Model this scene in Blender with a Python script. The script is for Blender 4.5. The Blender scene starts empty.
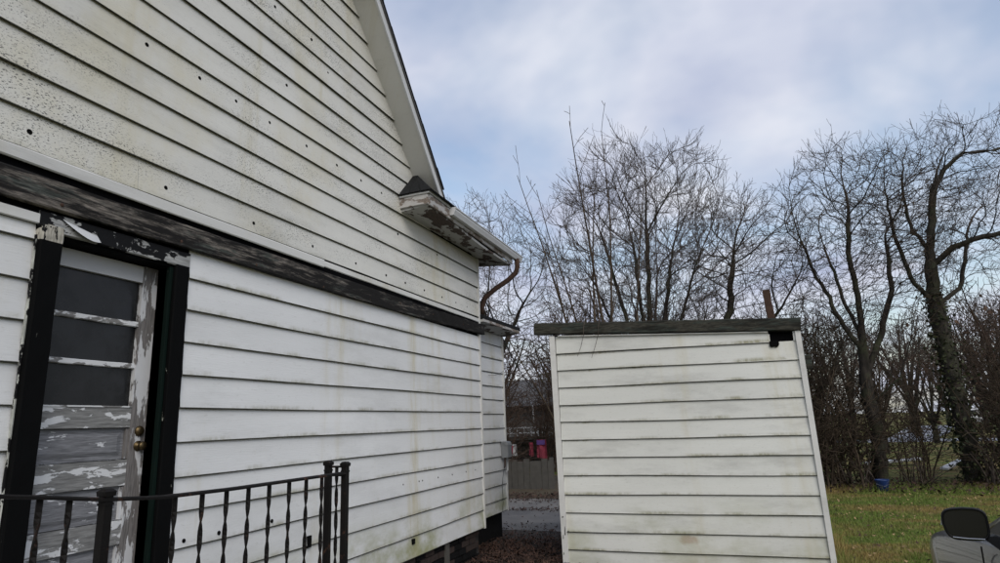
import bpy, math, random
import numpy as np
from mathutils import Vector, Matrix
rnd = random.Random(7)
nr = np.random.RandomState(7)
R = math.radians
scene = bpy.context.scene
COL = scene.collection

# ------------------------------------------------------------------ camera
H = 1.6
cam_d = bpy.data.cameras.new('camera')
cam = bpy.data.objects.new('camera', cam_d)
COL.objects.link(cam)
right = Vector((0.93693138, 0.34785431, -0.03401428))
down = Vector((-0.10682804, 0.19235007, -0.97549435))
fwd = Vector((-0.33278726, 0.91760494, 0.21737941))
cm = Matrix((right, -down, -fwd)).transposed().to_4x4()
cm.translation = (0, 0, H)
cam.matrix_world = cm
cam_d.sensor_width = 36
cam_d.lens = 641 / 1000 * 36
cam_d.clip_start = 0.05
cam_d.clip_end = 2000
scene.camera = cam

# ------------------------------------------------------------------ world, sun, exposure
SUN_AZ = R(38)      # direction the light comes from, measured from -Y (behind the camera) towards +X
SUN_EL = R(42)
world = bpy.data.worlds.new('World')
scene.world = world
world.use_nodes = True
wt = world.node_tree
wt.nodes.clear()
def wn(t, **k):
    n = wt.nodes.new(t)
    for a, b in k.items(): setattr(n, a, b)
    return n
sky = wn('ShaderNodeTexSky', sky_type='NISHITA', sun_disc=False)
sky.sun_elevation = SUN_EL
sdir = Vector((math.sin(SUN_AZ) * math.cos(SUN_EL), -math.cos(SUN_AZ) * math.cos(SUN_EL), math.sin(SUN_EL)))
sky.sun_rotation = math.atan2(sdir.x, sdir.y)
sky.air_density = 1.3
sky.dust_density = 1.5
bg1 = wn('ShaderNodeBackground'); bg1.inputs[1].default_value = 0.14
bg2 = wn('ShaderNodeBackground'); bg2.inputs[1].default_value = 1.0
tc = wn('ShaderNodeTexCoord')
sep = wn('ShaderNodeSeparateXYZ')
mz = wn('ShaderNodeMath', operation='ADD'); mz.inputs[1].default_value = 0.22
dx = wn('ShaderNodeMath', operation='DIVIDE'); dy = wn('ShaderNodeMath', operation='DIVIDE')
mzz = wn('ShaderNodeMath', operation='MAXIMUM'); mzz.inputs[1].default_value = 0.05
comb = wn('ShaderNodeCombineXYZ')
n1 = wn('ShaderNodeTexNoise'); n1.inputs['Scale'].default_value = 1.15; n1.inputs['Detail'].default_value = 5; n1.inputs['Roughness'].default_value = .52; n1.inputs['Distortion'].default_value = .35
n2 = wn('ShaderNodeTexNoise'); n2.inputs['Scale'].default_value = 2.3; n2.inputs['Detail'].default_value = 4
n2m = wn('ShaderNodeVectorMath', operation='ADD'); n2m.inputs[1].default_value = (7.3, 2.1, 4.4)
r1 = wn('ShaderNodeValToRGB')
r1.color_ramp.elements[0].position = .37; r1.color_ramp.elements[0].color = (.16, .16, .16, 1)
r1.color_ramp.elements[1].position = .55; r1.color_ramp.elements[1].color = (1, 1, 1, 1)
r2 = wn('ShaderNodeValToRGB')
r2.color_ramp.elements[0].position = .3; r2.color_ramp.elements[0].color = (.40, .445, .585, 1)
r2.color_ramp.elements[1].position = .68; r2.color_ramp.elements[1].color = (.66, .68, .75, 1)
mix = wn('ShaderNodeMixShader'); wo = wn('ShaderNodeOutputWorld')
lk = wt.links.new
lk(tc.outputs['Generated'], sep.inputs[0]); lk(sep.outputs[2], mz.inputs[0]); lk(mz.outputs[0], mzz.inputs[0])
lk(sep.outputs[0], dx.inputs[0]); lk(mzz.outputs[0], dx.inputs[1]); lk(sep.outputs[1], dy.inputs[0]); lk(mzz.outputs[0], dy.inputs[1])
lk(dx.outputs[0], comb.inputs[0]); lk(dy.outputs[0], comb.inputs[1])
lk(comb.outputs[0], n1.inputs['Vector']); lk(comb.outputs[0], n2m.inputs[0]); lk(n2m.outputs[0], n2.inputs['Vector'])
lk(n1.outputs['Fac'], r1.inputs[0]); lk(n2.outputs['Fac'], r2.inputs[0])
lk(r2.outputs[0], bg2.inputs[0]); lk(sky.outputs[0], bg1.inputs[0])
lk(r1.outputs[0], mix.inputs[0]); lk(bg1.outputs[0], mix.inputs[1]); lk(bg2.outputs[0], mix.inputs[2]); lk(mix.outputs[0], wo.inputs[0])

sun_d = bpy.data.lights.new('sun', 'SUN')
sun_d.energy = 1.5
sun_d.angle = R(40)
sun_d.color = (1, .945, .86)
sun = bpy.data.objects.new('sun', sun_d)
sun.rotation_euler = sdir.to_track_quat('Z', 'Y').to_euler()
COL.objects.link(sun)
scene.view_settings.view_transform = 'Standard'
scene.view_settings.look = 'None'
scene.view_settings.exposure = 0.28
scene.view_settings.gamma = 1
scene.view_settings.use_curve_mapping = False

# ------------------------------------------------------------------ material helpers
class NT:
    def __init__(s, name):
        s.m = bpy.data.materials.new(name); s.m.use_nodes = True
        s.t = s.m.node_tree; s.b = s.t.nodes['Principled BSDF']
        g = s.t.nodes.new('ShaderNodeNewGeometry'); s.pos = g.outputs['Position']
    def n(s, t, **k):
        n = s.t.nodes.new(t)
        for a, b in k.items(): setattr(n, a, b)
        return n
    def l(s, a, b): s.t.links.new(a, b)
    def put(s, sock, v):
        if hasattr(v, 'is_output'): s.l(v, sock)
        else: sock.default_value = v
    def math(s, op, a, b=0.0, c=None, clamp=False):
        n = s.n('ShaderNodeMath', operation=op, use_clamp=clamp)
        s.put(n.inputs[0], a); s.put(n.inputs[1], b)
        if c is not None: s.put(n.inputs[2], c)
        return n.outputs[0]
    def vec(s, v, mul=(1, 1, 1), add=(0, 0, 0)):
        n = s.n('ShaderNodeVectorMath', operation='MULTIPLY_ADD')
        s.put(n.inputs[0], v); n.inputs[1].default_value = mul; n.inputs[2].default_value = add
        return n.outputs[0]
    def xyz(s, v):
        n = s.n('ShaderNodeSeparateXYZ'); s.l(v, n.inputs[0]); return n.outputs
    def comb(s, x, y, z):
        n = s.n('ShaderNodeCombineXYZ')
        for i, q in enumerate((x, y, z)): s.put(n.inputs[i], q)
        return n.outputs[0]
    def noise(s, v, scale=1, detail=3, rough=.5, dist=0):
        n = s.n('ShaderNodeTexNoise'); s.l(v, n.inputs['Vector'])
        n.inputs['Scale'].default_value = scale; n.inputs['Detail'].default_value = detail
        n.inputs['Roughness'].default_value = rough; n.inputs['Distortion'].default_value = dist
        return n.outputs['Fac']
    def voro(s, v, scale=1, out='Distance', rand=1):
        n = s.n('ShaderNodeTexVoronoi'); s.l(v, n.inputs['Vector']); n.inputs['Scale'].default_value = scale
        n.inputs['Randomness'].default_value = rand
        return n.outputs[out]
    def step(s, v, a, b, lo=0.0, hi=1.0):
        n = s.n('ShaderNodeMapRange', interpolation_type='SMOOTHSTEP')
        s.put(n.inputs[0], v); n.inputs[1].default_value = a; n.inputs[2].default_value = b
        n.inputs[3].default_value = lo; n.inputs[4].default_value = hi
        return n.outputs[0]
    def mix(s, f, a, b, blend='MIX'):
        n = s.n('ShaderNodeMix', data_type='RGBA', blend_type=blend)
        s.put(n.inputs[0], f); s.put(n.inputs[6], a if hasattr(a, 'is_output') else (*a, 1)); s.put(n.inputs[7], b if hasattr(b, 'is_output') else (*b, 1))
        return n.outputs[2]
    def bump(s, h, strength=.3, dist=.01):
        n = s.n('ShaderNodeBump'); s.l(h, n.inputs['Height'])
        n.inputs['Strength'].default_value = strength; n.inputs['Distance'].default_value = dist
        s.l(n.outputs[0], s.b.inputs['Normal'])
    def done(s, col, rough=.7, metal=0, spec=None):
        s.put(s.b.inputs['Base Color'], col if hasattr(col, 'is_output') else (*col, 1))
        s.put(s.b.inputs['Roughness'], rough); s.put(s.b.inputs['Metallic'], metal)
        if spec is not None: s.b.inputs['Specular IOR Level'].default_value = spec
        return s.m

def plain(name, col, rough=.7, metal=0, var=.15, scale=6, spec=None, bump=0):
    t = NT(name)
    f = t.noise(t.pos, scale, 4)
    c = t.mix(f, tuple(x * (1 - var) for x in col), tuple(min(1, x * (1 + var)) for x in col))
    if bump: t.bump(t.noise(t.pos, scale * 8, 4), bump, .01)
    return t.done(c, rough, metal, spec)

def siding(name, base, seed, streak=.3, speck=0., grey=.25, low_green=0., dirty=.2, lap=None, algae=0., spot=None, yellow=0.):
    t = NT(name)
    x, y, z = t.xyz(t.pos)
    u = t.math('ADD', x, y)
    v = t.comb(u, z, seed)
    big = t.noise(t.vec(v, (.55, .8, 1)), 1, 3)
    rv = t.n('ShaderNodeObjectInfo').outputs['Random']
    vb = t.comb(t.math('MULTIPLY_ADD', rv, .35, u), t.math('MULTIPLY_ADD', rv, 3.0, z), seed)
    c = t.mix(t.step(big, .3, .7), tuple(k * .9 for k in base), base)
    c = t.mix(t.math('MULTIPLY', rv, .35), c, tuple(k * .87 for k in base))
    # grey grime in cloudy patches that run along the boards
    gr = t.noise(t.vec(v, (.9, 3.2, 1), (3, 1, 0)), 1, 7, .68)
    c = t.mix(t.math('MULTIPLY', t.step(gr, .47, .72), grey), c, (.25, .25, .235))
    # green-yellow streaks that run down
    st = t.noise(t.vec(v, (1.9, .13, 1), (9, 4, 0)), 1, 4, .55)
    st2 = t.noise(t.vec(vb, (11, 1.6, 1), (1, 8, 0)), 1, 5, .65)
    sf = t.math('MULTIPLY', t.step(st, .53, .72), t.step(st2, .36, .66, .1, 1))
    c = t.mix(t.math('MULTIPLY', sf, streak), c, (.42, .36, .17))
    if yellow:
        yp = t.noise(t.vec(v, (.75, .55, 1), (12, 5, 0)), 1, 6, .68)
        c = t.mix(t.math('MULTIPLY', t.step(yp, .48, .68), yellow), c, (.50, .44, .24))
    # fine dirt
    fd = t.noise(t.vec(v, (26, 60, 1)), 1, 4, .7)
    c = t.mix(t.math('MULTIPLY', t.step(fd, .58, .72), dirty), c, (.3, .29, .25))
    if lap:
        f = t.math('FRACT', t.math('DIVIDE', t.math('SUBTRACT', z, lap[0] - 10 * lap[1]), lap[1]))
        an = t.noise(t.vec(vb, (2.2, 2.5, 1), (6, 3, 0)), 1, 6, .66)
        an2 = t.noise(t.vec(vb, (30, 9, 1), (2, 3, 0)), 1, 3, .6)
        lo = t.math('MAXIMUM', t.step(f, .24, .02), t.step(f, .93, 1.0, 0, .8))
        af = t.math('MULTIPLY', t.math('MULTIPLY', lo, t.step(an, .44, .66)), t.step(an2, .3, .6, .35, 1))
        c = t.mix(t.math('MULTIPLY', af, algae), c, (.20, .19, .095))
    if spot:
        du = t.math('DIVIDE', t.math('SUBTRACT', u, spot[0]), spot[2]); dz = t.math('DIVIDE', t.math('SUBTRACT', z, spot[1]), spot[3])
        dd = t.math('ADD', t.math('SQRT', t.math('ADD', t.math('MULTIPLY', du, du), t.math('MULTIPLY', dz, dz))), t.math('MULTIPLY', t.math('SUBTRACT', t.noise(t.vec(v, (9, 9, 1)), 1, 5, .7), .5), 1.4))
        c = t.mix(t.step(dd, 1.0, .35, 0, .5), c, (.30, .15, .09))
    if speck:
        cl = t.noise(t.vec(v, (1.1, 2.6, 1), (5, 2, 0)), 1, 4, .6)
        clm = t.step(cl, .48, .66)
        vo = t.voro(t.vec(v, (38, 85, 1)), 1)
        on = t.math('LESS_THAN', vo, t.math('MULTIPLY', clm, .25))
        fine = t.noise(t.vec(v, (70, 170, 1), (0, 3, 0)), 1, 3, .6)
        on2 = t.math('MULTIPLY', t.step(fine, .585, .63), t.step(cl, .43, .62))
        c = t.mix(t.math('MULTIPLY', t.math('MAXIMUM', on, on2), speck), c, (.06, .06, .058))
    if low_green:
        a = t.noise(t.vec(v, (1.3, 1.8, 1), (2, 7, 0)), 1, 5, .65)
        m = t.math('MULTIPLY', t.step(z, .95, .35), t.step(a, .42, .66))
        c = t.mix(t.math('MULTIPLY', m, low_green), c, (.24, .25, .10))
    grain = t.noise(t.vec(v, (9, 150, 1)), 1, 3, .6)
    wob = t.noise(t.vec(v, (1.6, 5, 1)), 1, 2)
    t.bump(t.math('MULTIPLY_ADD', wob, 2.5, grain), .28, .004)
    return t.done(c, .55, 0, .35)

def peeled(name, wood, paint, thr=.5, stretch=(1, 1, 1), edge=.02, seed=0., wood_stretch=None, rough=.75, spec=.3):
    """old paint flaking off bare wood; thr high = little paint left"""
    t = NT(name)
    v = t.vec(t.pos, stretch, (seed, seed * .7, seed * 1.3))
    a = t.noise(v, 3.2, 9, .62, .3)
    f = t.step(a, thr - edge, thr + edge)
    ws = wood_stretch or tuple(k * 6 for k in stretch)
    g = t.noise(t.vec(t.pos, ws), 4, 6, .6)
    wc = t.mix(t.step(g, .3, .7), tuple(k * .62 for k in wood), tuple(min(1, k * 1.25) for k in wood))
    pv = t.noise(t.pos, 9, 4)
    pc = t.mix(pv, tuple(k * .85 for k in paint), paint)
    c = t.mix(f, wc, pc)
    t.bump(t.math('MULTIPLY_ADD', g, .5, f), .5, .004)
    return t.done(c, rough, 0, spec)

def bark(name, a, b, green=0.0):
    t = NT(name)
    g = t.noise(t.vec(t.pos, (14, 14, 3)), 1, 5, .65)
    c = t.mix(t.step(g, .3, .7), a, b)
    if green:
        c = t.mix(t.math('MULTIPLY', t.step(t.noise(t.pos, 2.2, 4), .45, .65), green), c, (.07, .085, .04))
    t.bump(g, .6, .02)
    return t.done(c, .9, 0, .2)

MAT = {}
MAT['side_low'] = siding('siding_lower', (.685, .695, .70), 1.7, streak=.6, grey=.22, low_green=.85, dirty=.25, lap=(2.571, .2032), algae=.65)
MAT['side_up'] = siding('siding_gable', (.66, .655, .615), 4.2, streak=.8, speck=.95, grey=.3, dirty=.35, lap=(3.018, .2032), algae=.4, yellow=.34)
MAT['side_shed'] = siding('siding_shed', (.66, .668, .635), 8.9, streak=.45, grey=.4, low_green=.35, dirty=.35, lap=(2.387, .2017), algae=.9, spot=(-.68 + 7.58, .31, .13, .07))
MAT['trim'] = siding('white_trim', (.64, .64, .62), 2.9, streak=.3, grey=.32, dirty=.2)
MAT['black'] = peeled('black_paint', (.30, .31, .27), (.0045, .0047, .005), .345, (1.6, 2.2, .9), .012, 2.2, (20, 20, 3), .7, .04)
MAT['lap_shade_grime'] = plain('drip_edge_shade_mildew', (.055, .055, .046), .9, var=.5, scale=9, spec=.1)  # mildew on the board lips, dark enough to paint in the lap shadow lines
MAT['tar'] = plain('tar_paper', (.004, .004, .0045), .95, var=.4, scale=12, bump=.4, spec=.02)
MAT['jamb'] = peeled('green_black_paint', (.38, .39, .36), (.005, .011, .009), .38, (3, 3, .5), .014, 5.1, (20, 20, 3), .7, .05)
MAT['header'] = peeled('header_peel', (.33, .335, .33), (.008, .008, .009), .50, (2, 1.5, 2.6), .008, 3.4, (14, 2.2, 20), .7, .15)
MAT['rail_wood'] = peeled('door_rail_peel', (.205, .205, .20), (.66, .67, .68), .535, (2, 1.6, 5.5), .012, 7.7, (10, 2.5, 30))
MAT['stile'] = peeled('door_stile_peel', (.17, .16, .155), (.60, .61, .625), .52, (3, 4.5, 1.1), .012, 1.3, (10, 30, 2.5))
MAT['door_top'] = peeled('door_top_peel', (.25, .25, .25), (.52, .53, .55), .33, (2, 1.6, 3), .014, 2.9, (10, 2.5, 30))
MAT['muntin'] = peeled('muntin_peel', (.20, .195, .19), (.66, .67, .68), .47, (4, 3, 9), .012, 6.3, (10, 4, 40))
MAT['panel_wood'] = peeled('door_panel_peel', (.185, .188, .20), (.62, .63, .65), .60, (2, 1.4, 4), .012, 9.2, (10, 2.5, 34))
MAT['soffit'] = peeled('soffit_peel', (.075, .055, .045), (.44, .44, .43), .49, (2.0, 1.1, 2.0), .014, 4.7, (20, 4, 20))
MAT['fascia'] = peeled('fascia_peel', (.20, .165, .14), (.46, .45, .44), .50, (2, 1.3, 5), .014, 1.9, (20, 4, 20))
MAT['gutter'] = plain('gutter_white', (.55, .56, .57), .45, var=.12, scale=5)
MAT['rust'] = plain('rust', (.060, .037, .028), .9, var=.7, scale=26, bump=.4, spec=.15)
MAT['iron'] = peeled('rail_iron', (.055, .027, .018), (.0075, .0065, .0062), .37, (4, 4, 4), .05, 3.8, None, .6, .15)
MAT['brass'] = plain('brass', (.10, .072, .036), .42, .9, var=.5, scale=40)
MAT['shingle'] = plain('shingle', (.020, .021, .022), .95, var=.5, scale=30, bump=.8, spec=.1)
MAT['hole'] = plain('hole_black', (.005, .005, .005), .95, var=.1, spec=.05)
MAT['found'] = plain('foundation_black', (.008, .008, .0085), .85, var=.4, scale=14, bump=.5, spec=.1)
MAT['brick'] = plain('brick_dark', (.026, .016, .013), .9, var=.5, scale=12, bump=.6)
MAT['mortar'] = plain('mortar', (.022, .021, .020), .95, var=.3, scale=20)
MAT['box'] = plain('utility_grey', (.23, .24, .25), .5, .3, var=.12, scale=12)
MAT['conc'] = plain('concrete', (.27, .265, .255), .9, var=.3, scale=5, bump=.4)
MAT['asph_shingle_edge'] = plain('drip_edge', (.10, .10, .105), .6, var=.2)

def beam_mat(name, wood, char, thr, seed, green=.3, drift=0.0):
    t = NT(name)
    x, y, z = t.xyz(t.pos); u = t.math('ADD', x, y); v = t.comb(u, z, seed)
    g = t.noise(t.vec(v, (11, 80, 1)), 1, 6, .72)
    c = t.mix(t.step(g, .35, .66), tuple(k * .45 for k in wood), tuple(k * 1.3 for k in wood))
    gr = t.noise(t.vec(v, (2.2, 11, 1), (4, 0, 0)), 1, 7, .7)
    c = t.mix(t.math('MULTIPLY', t.step(gr, .5, .57), green), c, (.035, .06, .055))
    ch = t.noise(t.vec(v, (2.0, 17, 1), (1, 6, 0)), 1, 9, .74, .25)
    ch = t.math('ADD', ch, t.math('MULTIPLY', t.math('SUBTRACT', y, 3.2), drift))
    c = t.mix(t.step(ch, thr - .085, thr + .075), c, char)
    t.bump(g, .6, .006)
    return t.done(c, .85, 0, .25)
MAT['ledger'] = beam_mat('ledger_charred', (.185, .165, .145), (.009, .008, .0075), .46, 3.3, .6, .018)
MAT['shed_beam'] = beam_mat('shed_beam_wood', (.045, .043, .034), (.010, .010, .008), .54, 6.1, .35)

t = NT('window_glass'); f = t.noise(t.pos, 5, 5, .7)
MAT['glass'] = t.done(t.mix(f, (.007, .0075, .008), (.016, .0165, .017)), t.step(f, .3, .7, .12, .4), 0, .3)

# ground
t = NT('lawn_soil'); a = t.noise(t.vec(t.pos, (.5, 1.0, 1)), .9, 6, .65); b = t.noise(t.pos, 7, 5, .65)
c = t.mix(t.step(a, .42, .58), (.085, .110, .028), (.170, .130, .055)); c = t.mix(t.step(b, .45, .7, 0, .6), c, (.075, .052, .028))
t.bump(b, .6, .04); MAT['lawn'] = t.done(c, .95, 0, .1)
t = NT('asphalt'); a = t.noise(t.pos, .8, 5, .6); b = t.noise(t.pos, 45, 4, .7)
c = t.mix(t.step(a, .35, .65), (.105, .102, .099), (.19, .178, .165)); c = t.mix(t.step(b, .5, .75, 0, .5), c, (.045, .045, .045))
t.bump(b, .5, .01); MAT['asphalt'] = t.done(c, .85)
t = NT('grass_blades'); a = t.noise(t.vec(t.pos, (.5, 1.0, 1)), .9, 6, .65); b = t.noise(t.pos, 22, 2, .5)
c = t.mix(t.step(a, .45, .61), (.118, .178, .034), (.235, .175, .062)); c = t.mix(t.step(b, .50, .66, 0, .6), c, (.27, .225, .095))
w = t.noise(t.pos, 2.6, 4, .65); c = t.mix(t.step(w, .52, .66, 0, .65), c, (.07, .105, .022)); MAT['grass'] = t.done(c, .8, 0, .2)
t = NT('dead_leaves'); rp = t.voro(t.pos, 14, 'Color'); s = t.n('ShaderNodeSeparateColor'); t.l(rp, s.inputs[0])
c = t.mix(s.outputs[0], (.018, .011, .009), (.085, .047, .034)); MAT['leaf'] = t.done(c, .8, 0, .25)
MAT['soil'] = plain('leaf_soil', (.032, .025, .020), .95, var=.5, scale=14, bump=.8)
MAT['barkA'] = bark('bark_dark', (.014, .012, .010), (.042, .036, .030), .35)
MAT['barkB'] = bark('bark_grey', (.020, .018, .015), (.048, .042, .035), .25)
MAT['twig'] = bark('twig_brown', (.042, .034, .029), (.098, .080, .067))
MAT['twigR'] = bark('twig_russet', (.05, .034, .025), (.10, .068, .05))
MAT['twigD'] = bark('twig_dark', (.030, .022, .016), (.085, .064, .044))
t = NT('ivy_leaf'); s = t.noise(t.pos, 9, 2); MAT['ivy'] = t.done(t.mix(t.step(s, .35, .65), (.018, .026, .010), (.055, .062, .025)), .6, 0, .3)
MAT['russet'] = plain('russet_leaf', (.085, .048, .028), .85, var=.5, scale=6)
MAT['fence_wood'] = plain('fence_wood', (.070, .066, .058), .9, var=.4, scale=9, bump=.4)
MAT['far_white'] = plain('far_white', (.55, .56, .57), .6, var=.1)
MAT['far_grey'] = plain('far_grey', (.085, .085, .082), .8, var=.2)
MAT['red'] = plain('red_cloth', (.30, .045, .075), .8, var=.5, scale=7)
MAT['purple'] = plain('purple_cloth', (.12, .06, .25), .8, var=.2, scale=7)
MAT['bucket'] = plain('blue_plastic', (.012, .035, .13), .45, var=.25, scale=9)
MAT['carpaint'] = plain('car_paint', (.040, .043, .052), .35, .2, var=.05, spec=.2)
MAT['carpaint'].node_tree.nodes['Principled BSDF'].inputs['Coat Weight'].default_value = .6
MAT['carpaint'].node_tree.nodes['Principled BSDF'].inputs['Coat Roughness'].default_value = .015
MAT['carblack'] = plain('black_plastic', (.006, .006, .007), .45, var=.2, spec=.2)
MAT['carglass'] = plain('car_glass', (.012, .013, .015), .05, var=.05, spec=.7)
MAT['mirror'] = plain('mirror_dark', (.05, .052, .056), .12, .8, var=.08)
MAT['chrome'] = plain('chrome', (.5, .5, .5), .2, 1, var=.05)
MAT['tyre'] = plain('tyre', (.012, .012, .012), .9, var=.2)
MAT['lamp'] = plain('lamp_lens', (.35, .36, .37), .1, var=.1)
MAT['wire'] = plain('cable_black', (.01, .01, .01), .6, var=.1)

# ------------------------------------------------------------------ mesh helpers
class MB:
    def __init__(s): s.v = []; s.f = []
    def add(s, vs, fs):
        o = len(s.v); s.v.extend([tuple(p) for p in vs]); s.f.extend([tuple(i + o for i in f) for f in fs]); return s
    def box(s, a, b):
        x0, y0, z0 = a; x1, y1, z1 = b
        return s.hexa([(x0, y0, z0), (x1, y0, z0), (x1, y1, z0), (x0, y1, z0), (x0, y0, z1), (x1, y0, z1), (x1, y1, z1), (x0, y1, z1)])
    def hexa(s, p):
        return s.add(p, [(3, 2, 1, 0), (4, 5, 6, 7), (0, 1, 5, 4), (1, 2, 6, 5), (2, 3, 7, 6), (3, 0, 4, 7)])
    def plank(s, p0, p1, up, w, th, n=10, jit=.003, rng=rnd, cham=.006):
        """long wobbly board from p0 to p1; w along 'up', th across"""
        p0 = Vector(p0); p1 = Vector(p1); d = (p1 - p0).normalized(); up = Vector(up).normalized(); side = d.cross(up).normalized(); up = side.cross(d)
        k = cham; hw = w / 2; ht = th / 2
        sec = [(-hw + k, -ht), (hw - k, -ht), (hw, -ht + k), (hw, ht - k), (hw - k, ht), (-hw + k, ht), (-hw, ht - k), (-hw, -ht + k)]
        vs = []; fs = []
        for i in range(n + 1):
            c = p0.lerp(p1, i / n)
            for a, b in sec: vs.append(c + up * (a + rng.uniform(-jit, jit)) + side * (b + rng.uniform(-jit, jit)))
        for i in range(n):
            for j in range(8):
                fs.append((i * 8 + j, i * 8 + (j + 1) % 8, (i + 1) * 8 + (j + 1) % 8, (i + 1) * 8 + j))
        fs.append(tuple(range(7, -1, -1))); fs.append(tuple(n * 8 + j for j in range(8)))
        return s.add(vs, fs)
    def tube(s, pts, rad, k=8, cap=True):
        pts = [Vector(p) for p in pts]; n = len(pts)
        rad = [rad] * n if not hasattr(rad, '__len__') else rad
        vs = []; fs = []; a = None
        for i, p in enumerate(pts):
            d = (pts[min(i + 1, n - 1)] - pts[max(i - 1, 0)]).normalized()
            if a is None: a = d.orthogonal().normalized()
            a = (a - d * a.dot(d)).normalized(); b = d.cross(a)
            for j in range(k):
                q = 2 * math.pi * j / k; vs.append(p + (a * math.cos(q) + b * math.sin(q)) * rad[i])
        for i in range(n - 1):
            for j in range(k): fs.append((i * k + j, i * k + (j + 1) % k, (i + 1) * k + (j + 1) % k, (i + 1) * k + j))
        if cap: fs.append(tuple(range(k - 1, -1, -1))); fs.append(tuple((n - 1) * k + j for j in range(k)))
        return s.add(vs, fs)
    def lathe(s, o, ax, prof, k=14):
        """prof: (distance along ax, radius)"""
        o = Vector(o); ax = Vector(ax).normalized(); a = ax.orthogonal().normalized(); b = ax.cross(a); vs = []; fs = []
        for h, r in prof:
            for j in range(k):
                q = 2 * math.pi * j / k; vs.append(o + ax * h + (a * math.cos(q) + b * math.sin(q)) * r)
        n = len(prof)
        for i in range(n - 1):
            for j in range(k): fs.append((i * k + j, i * k + (j + 1) % k, (i + 1) * k + (j + 1) % k, (i + 1) * k + j))
        fs.append(tuple(range(k - 1, -1, -1))); fs.append(tuple((n - 1) * k + j for j in range(k)))
        return s.add(vs, fs)
    def build(s, name, mat, parent=None, smooth=False, **tags):
        me = bpy.data.meshes.new(name); me.from_pydata(s.v, [], s.f); me.update()
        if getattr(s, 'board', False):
            me.materials.append(MAT[mat]); me.materials.append(MAT['lap_shade_grime'])
            me.polygons.foreach_set('material_index', [1 if i % 5 < 3 else 0 for i in range(len(s.f))])  # bottom lip faces take the painted lap shadow and mildew colour
        return link(name, me, mat, parent, smooth, **tags)

def link(name, me, mat, parent=None, smooth=False, **tags):
    if mat is not None and not me.materials: me.materials.append(MAT[mat] if isinstance(mat, str) else mat)
    if smooth:
        me.polygons.foreach_set('use_smooth', [True] * len(me.polygons)); me.update()
    o = bpy.data.objects.new(name, me); COL.objects.link(o)
    if parent is not None: adopt(o, parent)
    for k, v in tags.items(): o[k] = v
    return o
BASE = {}
def wloc(o):
    p = BASE.get(o.name, Matrix.Identity(4)); return p
def adopt(o, parent):
    o.parent = parent
    o.matrix_parent_inverse = wloc(parent).inverted()
def thing(name, loc, label, cat, group=None):
    o = bpy.data.objects.new(name, None); COL.objects.link(o)
    o.location = loc; o.empty_display_size = .2
    o['label'] = label; o['category'] = cat
    if group: o['group'] = group
    BASE[o.name] = Matrix.Translation(loc)
    return o
def tag(o, label, cat, group=None):
    o['label'] = label; o['category'] = cat
    if group: o['group'] = group
    return o

def lap_board(O, A, N, a0, a1, z0l, z0r, z1l, z1r, lip=.019, a0t=None, a1t=None, seg=.45, wob=.0025, rng=rnd, z0off=None):
    """one siding board. O origin on wall plane (z ignored), A along, N outwards. a0..a1 at the bottom edge, a0t..a1t at the top"""
    O = Vector(O); A = Vector(A); N = Vector(N)
    a0t = a0 if a0t is None else a0t; a1t = a1 if a1t is None else a1t
    n = max(3, int((a1 - a0) / seg)); m = MB(); vs = []; fs = []
    ph = rng.uniform(0, 6.28); ph2 = rng.uniform(0, 6.28)
    for i in range(n + 1):
        f = i / n; ab = a0 + (a1 - a0) * f; at = a0t + (a1t - a0t) * f
        w = wob * (math.sin(ab * 1.1 + ph) + .6 * math.sin(ab * 2.7 + ph2)) + rng.uniform(-.0006, .0006)
        wd = .002 * math.sin(ab * .9 + ph2) + .0015 * math.sin(ab * 2.3 + ph)
        zb = z0l + (z0r - z0l) * f + w; zt = z1l + (z1r - z1l) * f + .012
        def P(a, z, o): q = O + A * a + N * o; return (q.x, q.y, z)
        vs += [P(ab, zb + .014, lip - .005 + wd), P(ab, zb, lip - .003 + wd), P(ab, zb + .003, lip + wd), P(ab, zb + .0075, lip - .0008 + wd),
               P((ab + at) / 2, (zb + zt) / 2, lip * .52 + wd), P(at, zt, .0015)]
    k = 6
    for i in range(n):
        for j in range(k - 1): fs.append((i * k + j, (i + 1) * k + j, (i + 1) * k + j + 1, i * k + j + 1))
    m.add(vs, fs)
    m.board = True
    return m

# ------------------------------------------------------------------ ground
def ground_z(x, y):
    return 0.0
g = MB()
xs = [-400, -120, -40, -15, -8, -3, 0, 4, 9, 20, 60, 150, 400]; ys = [-300, -60, -15, -5, 0, 5, 9, 13, 17, 25, 45, 90, 200, 600]
g.add([(x, y, -.01) for y in ys for x in xs], [(j * 13 + i, j * 13 + i + 1, (j + 1) * 13 + i + 1, (j + 1) * 13 + i) for j in range(len(ys) - 1) for i in range(12)])
g.build('ground', 'lawn', kind='structure')
m = MB().add([(-9, 10.4, .0), (-3.6, 9.9, .0), (-1.6, 9.8, .0), (-.3, 10.3, .0), (-.6, 13.9, .0), (-9, 13.9, .0)], [(0, 1, 2, 3, 4, 5)])
m.build('driveway', 'asphalt', kind='structure')
m = MB().add([(-3.6, 4.5, -.002), (-1.2, 4.5, -.002), (-1.0, 10.4, -.002), (-3.0, 10.7, -.002), (-5, 10.8, -.002), (-5, 9.4, -.002), (-3.6, 9.4, -.002)], [(0, 1, 2, 3, 4, 5, 6)])
m.build('bare_soil', 'soil', kind='structure')
m = MB().add([(-12, 13.9, -.004), (.2, 13.9, -.004), (.2, 20, -.004), (-12, 20, -.004)], [(0, 1, 2, 3)])
m.build('verge', plain('verge_soil', (.062, .048, .028), .95, var=.6, scale=5, bump=.8), kind='structure')
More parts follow.
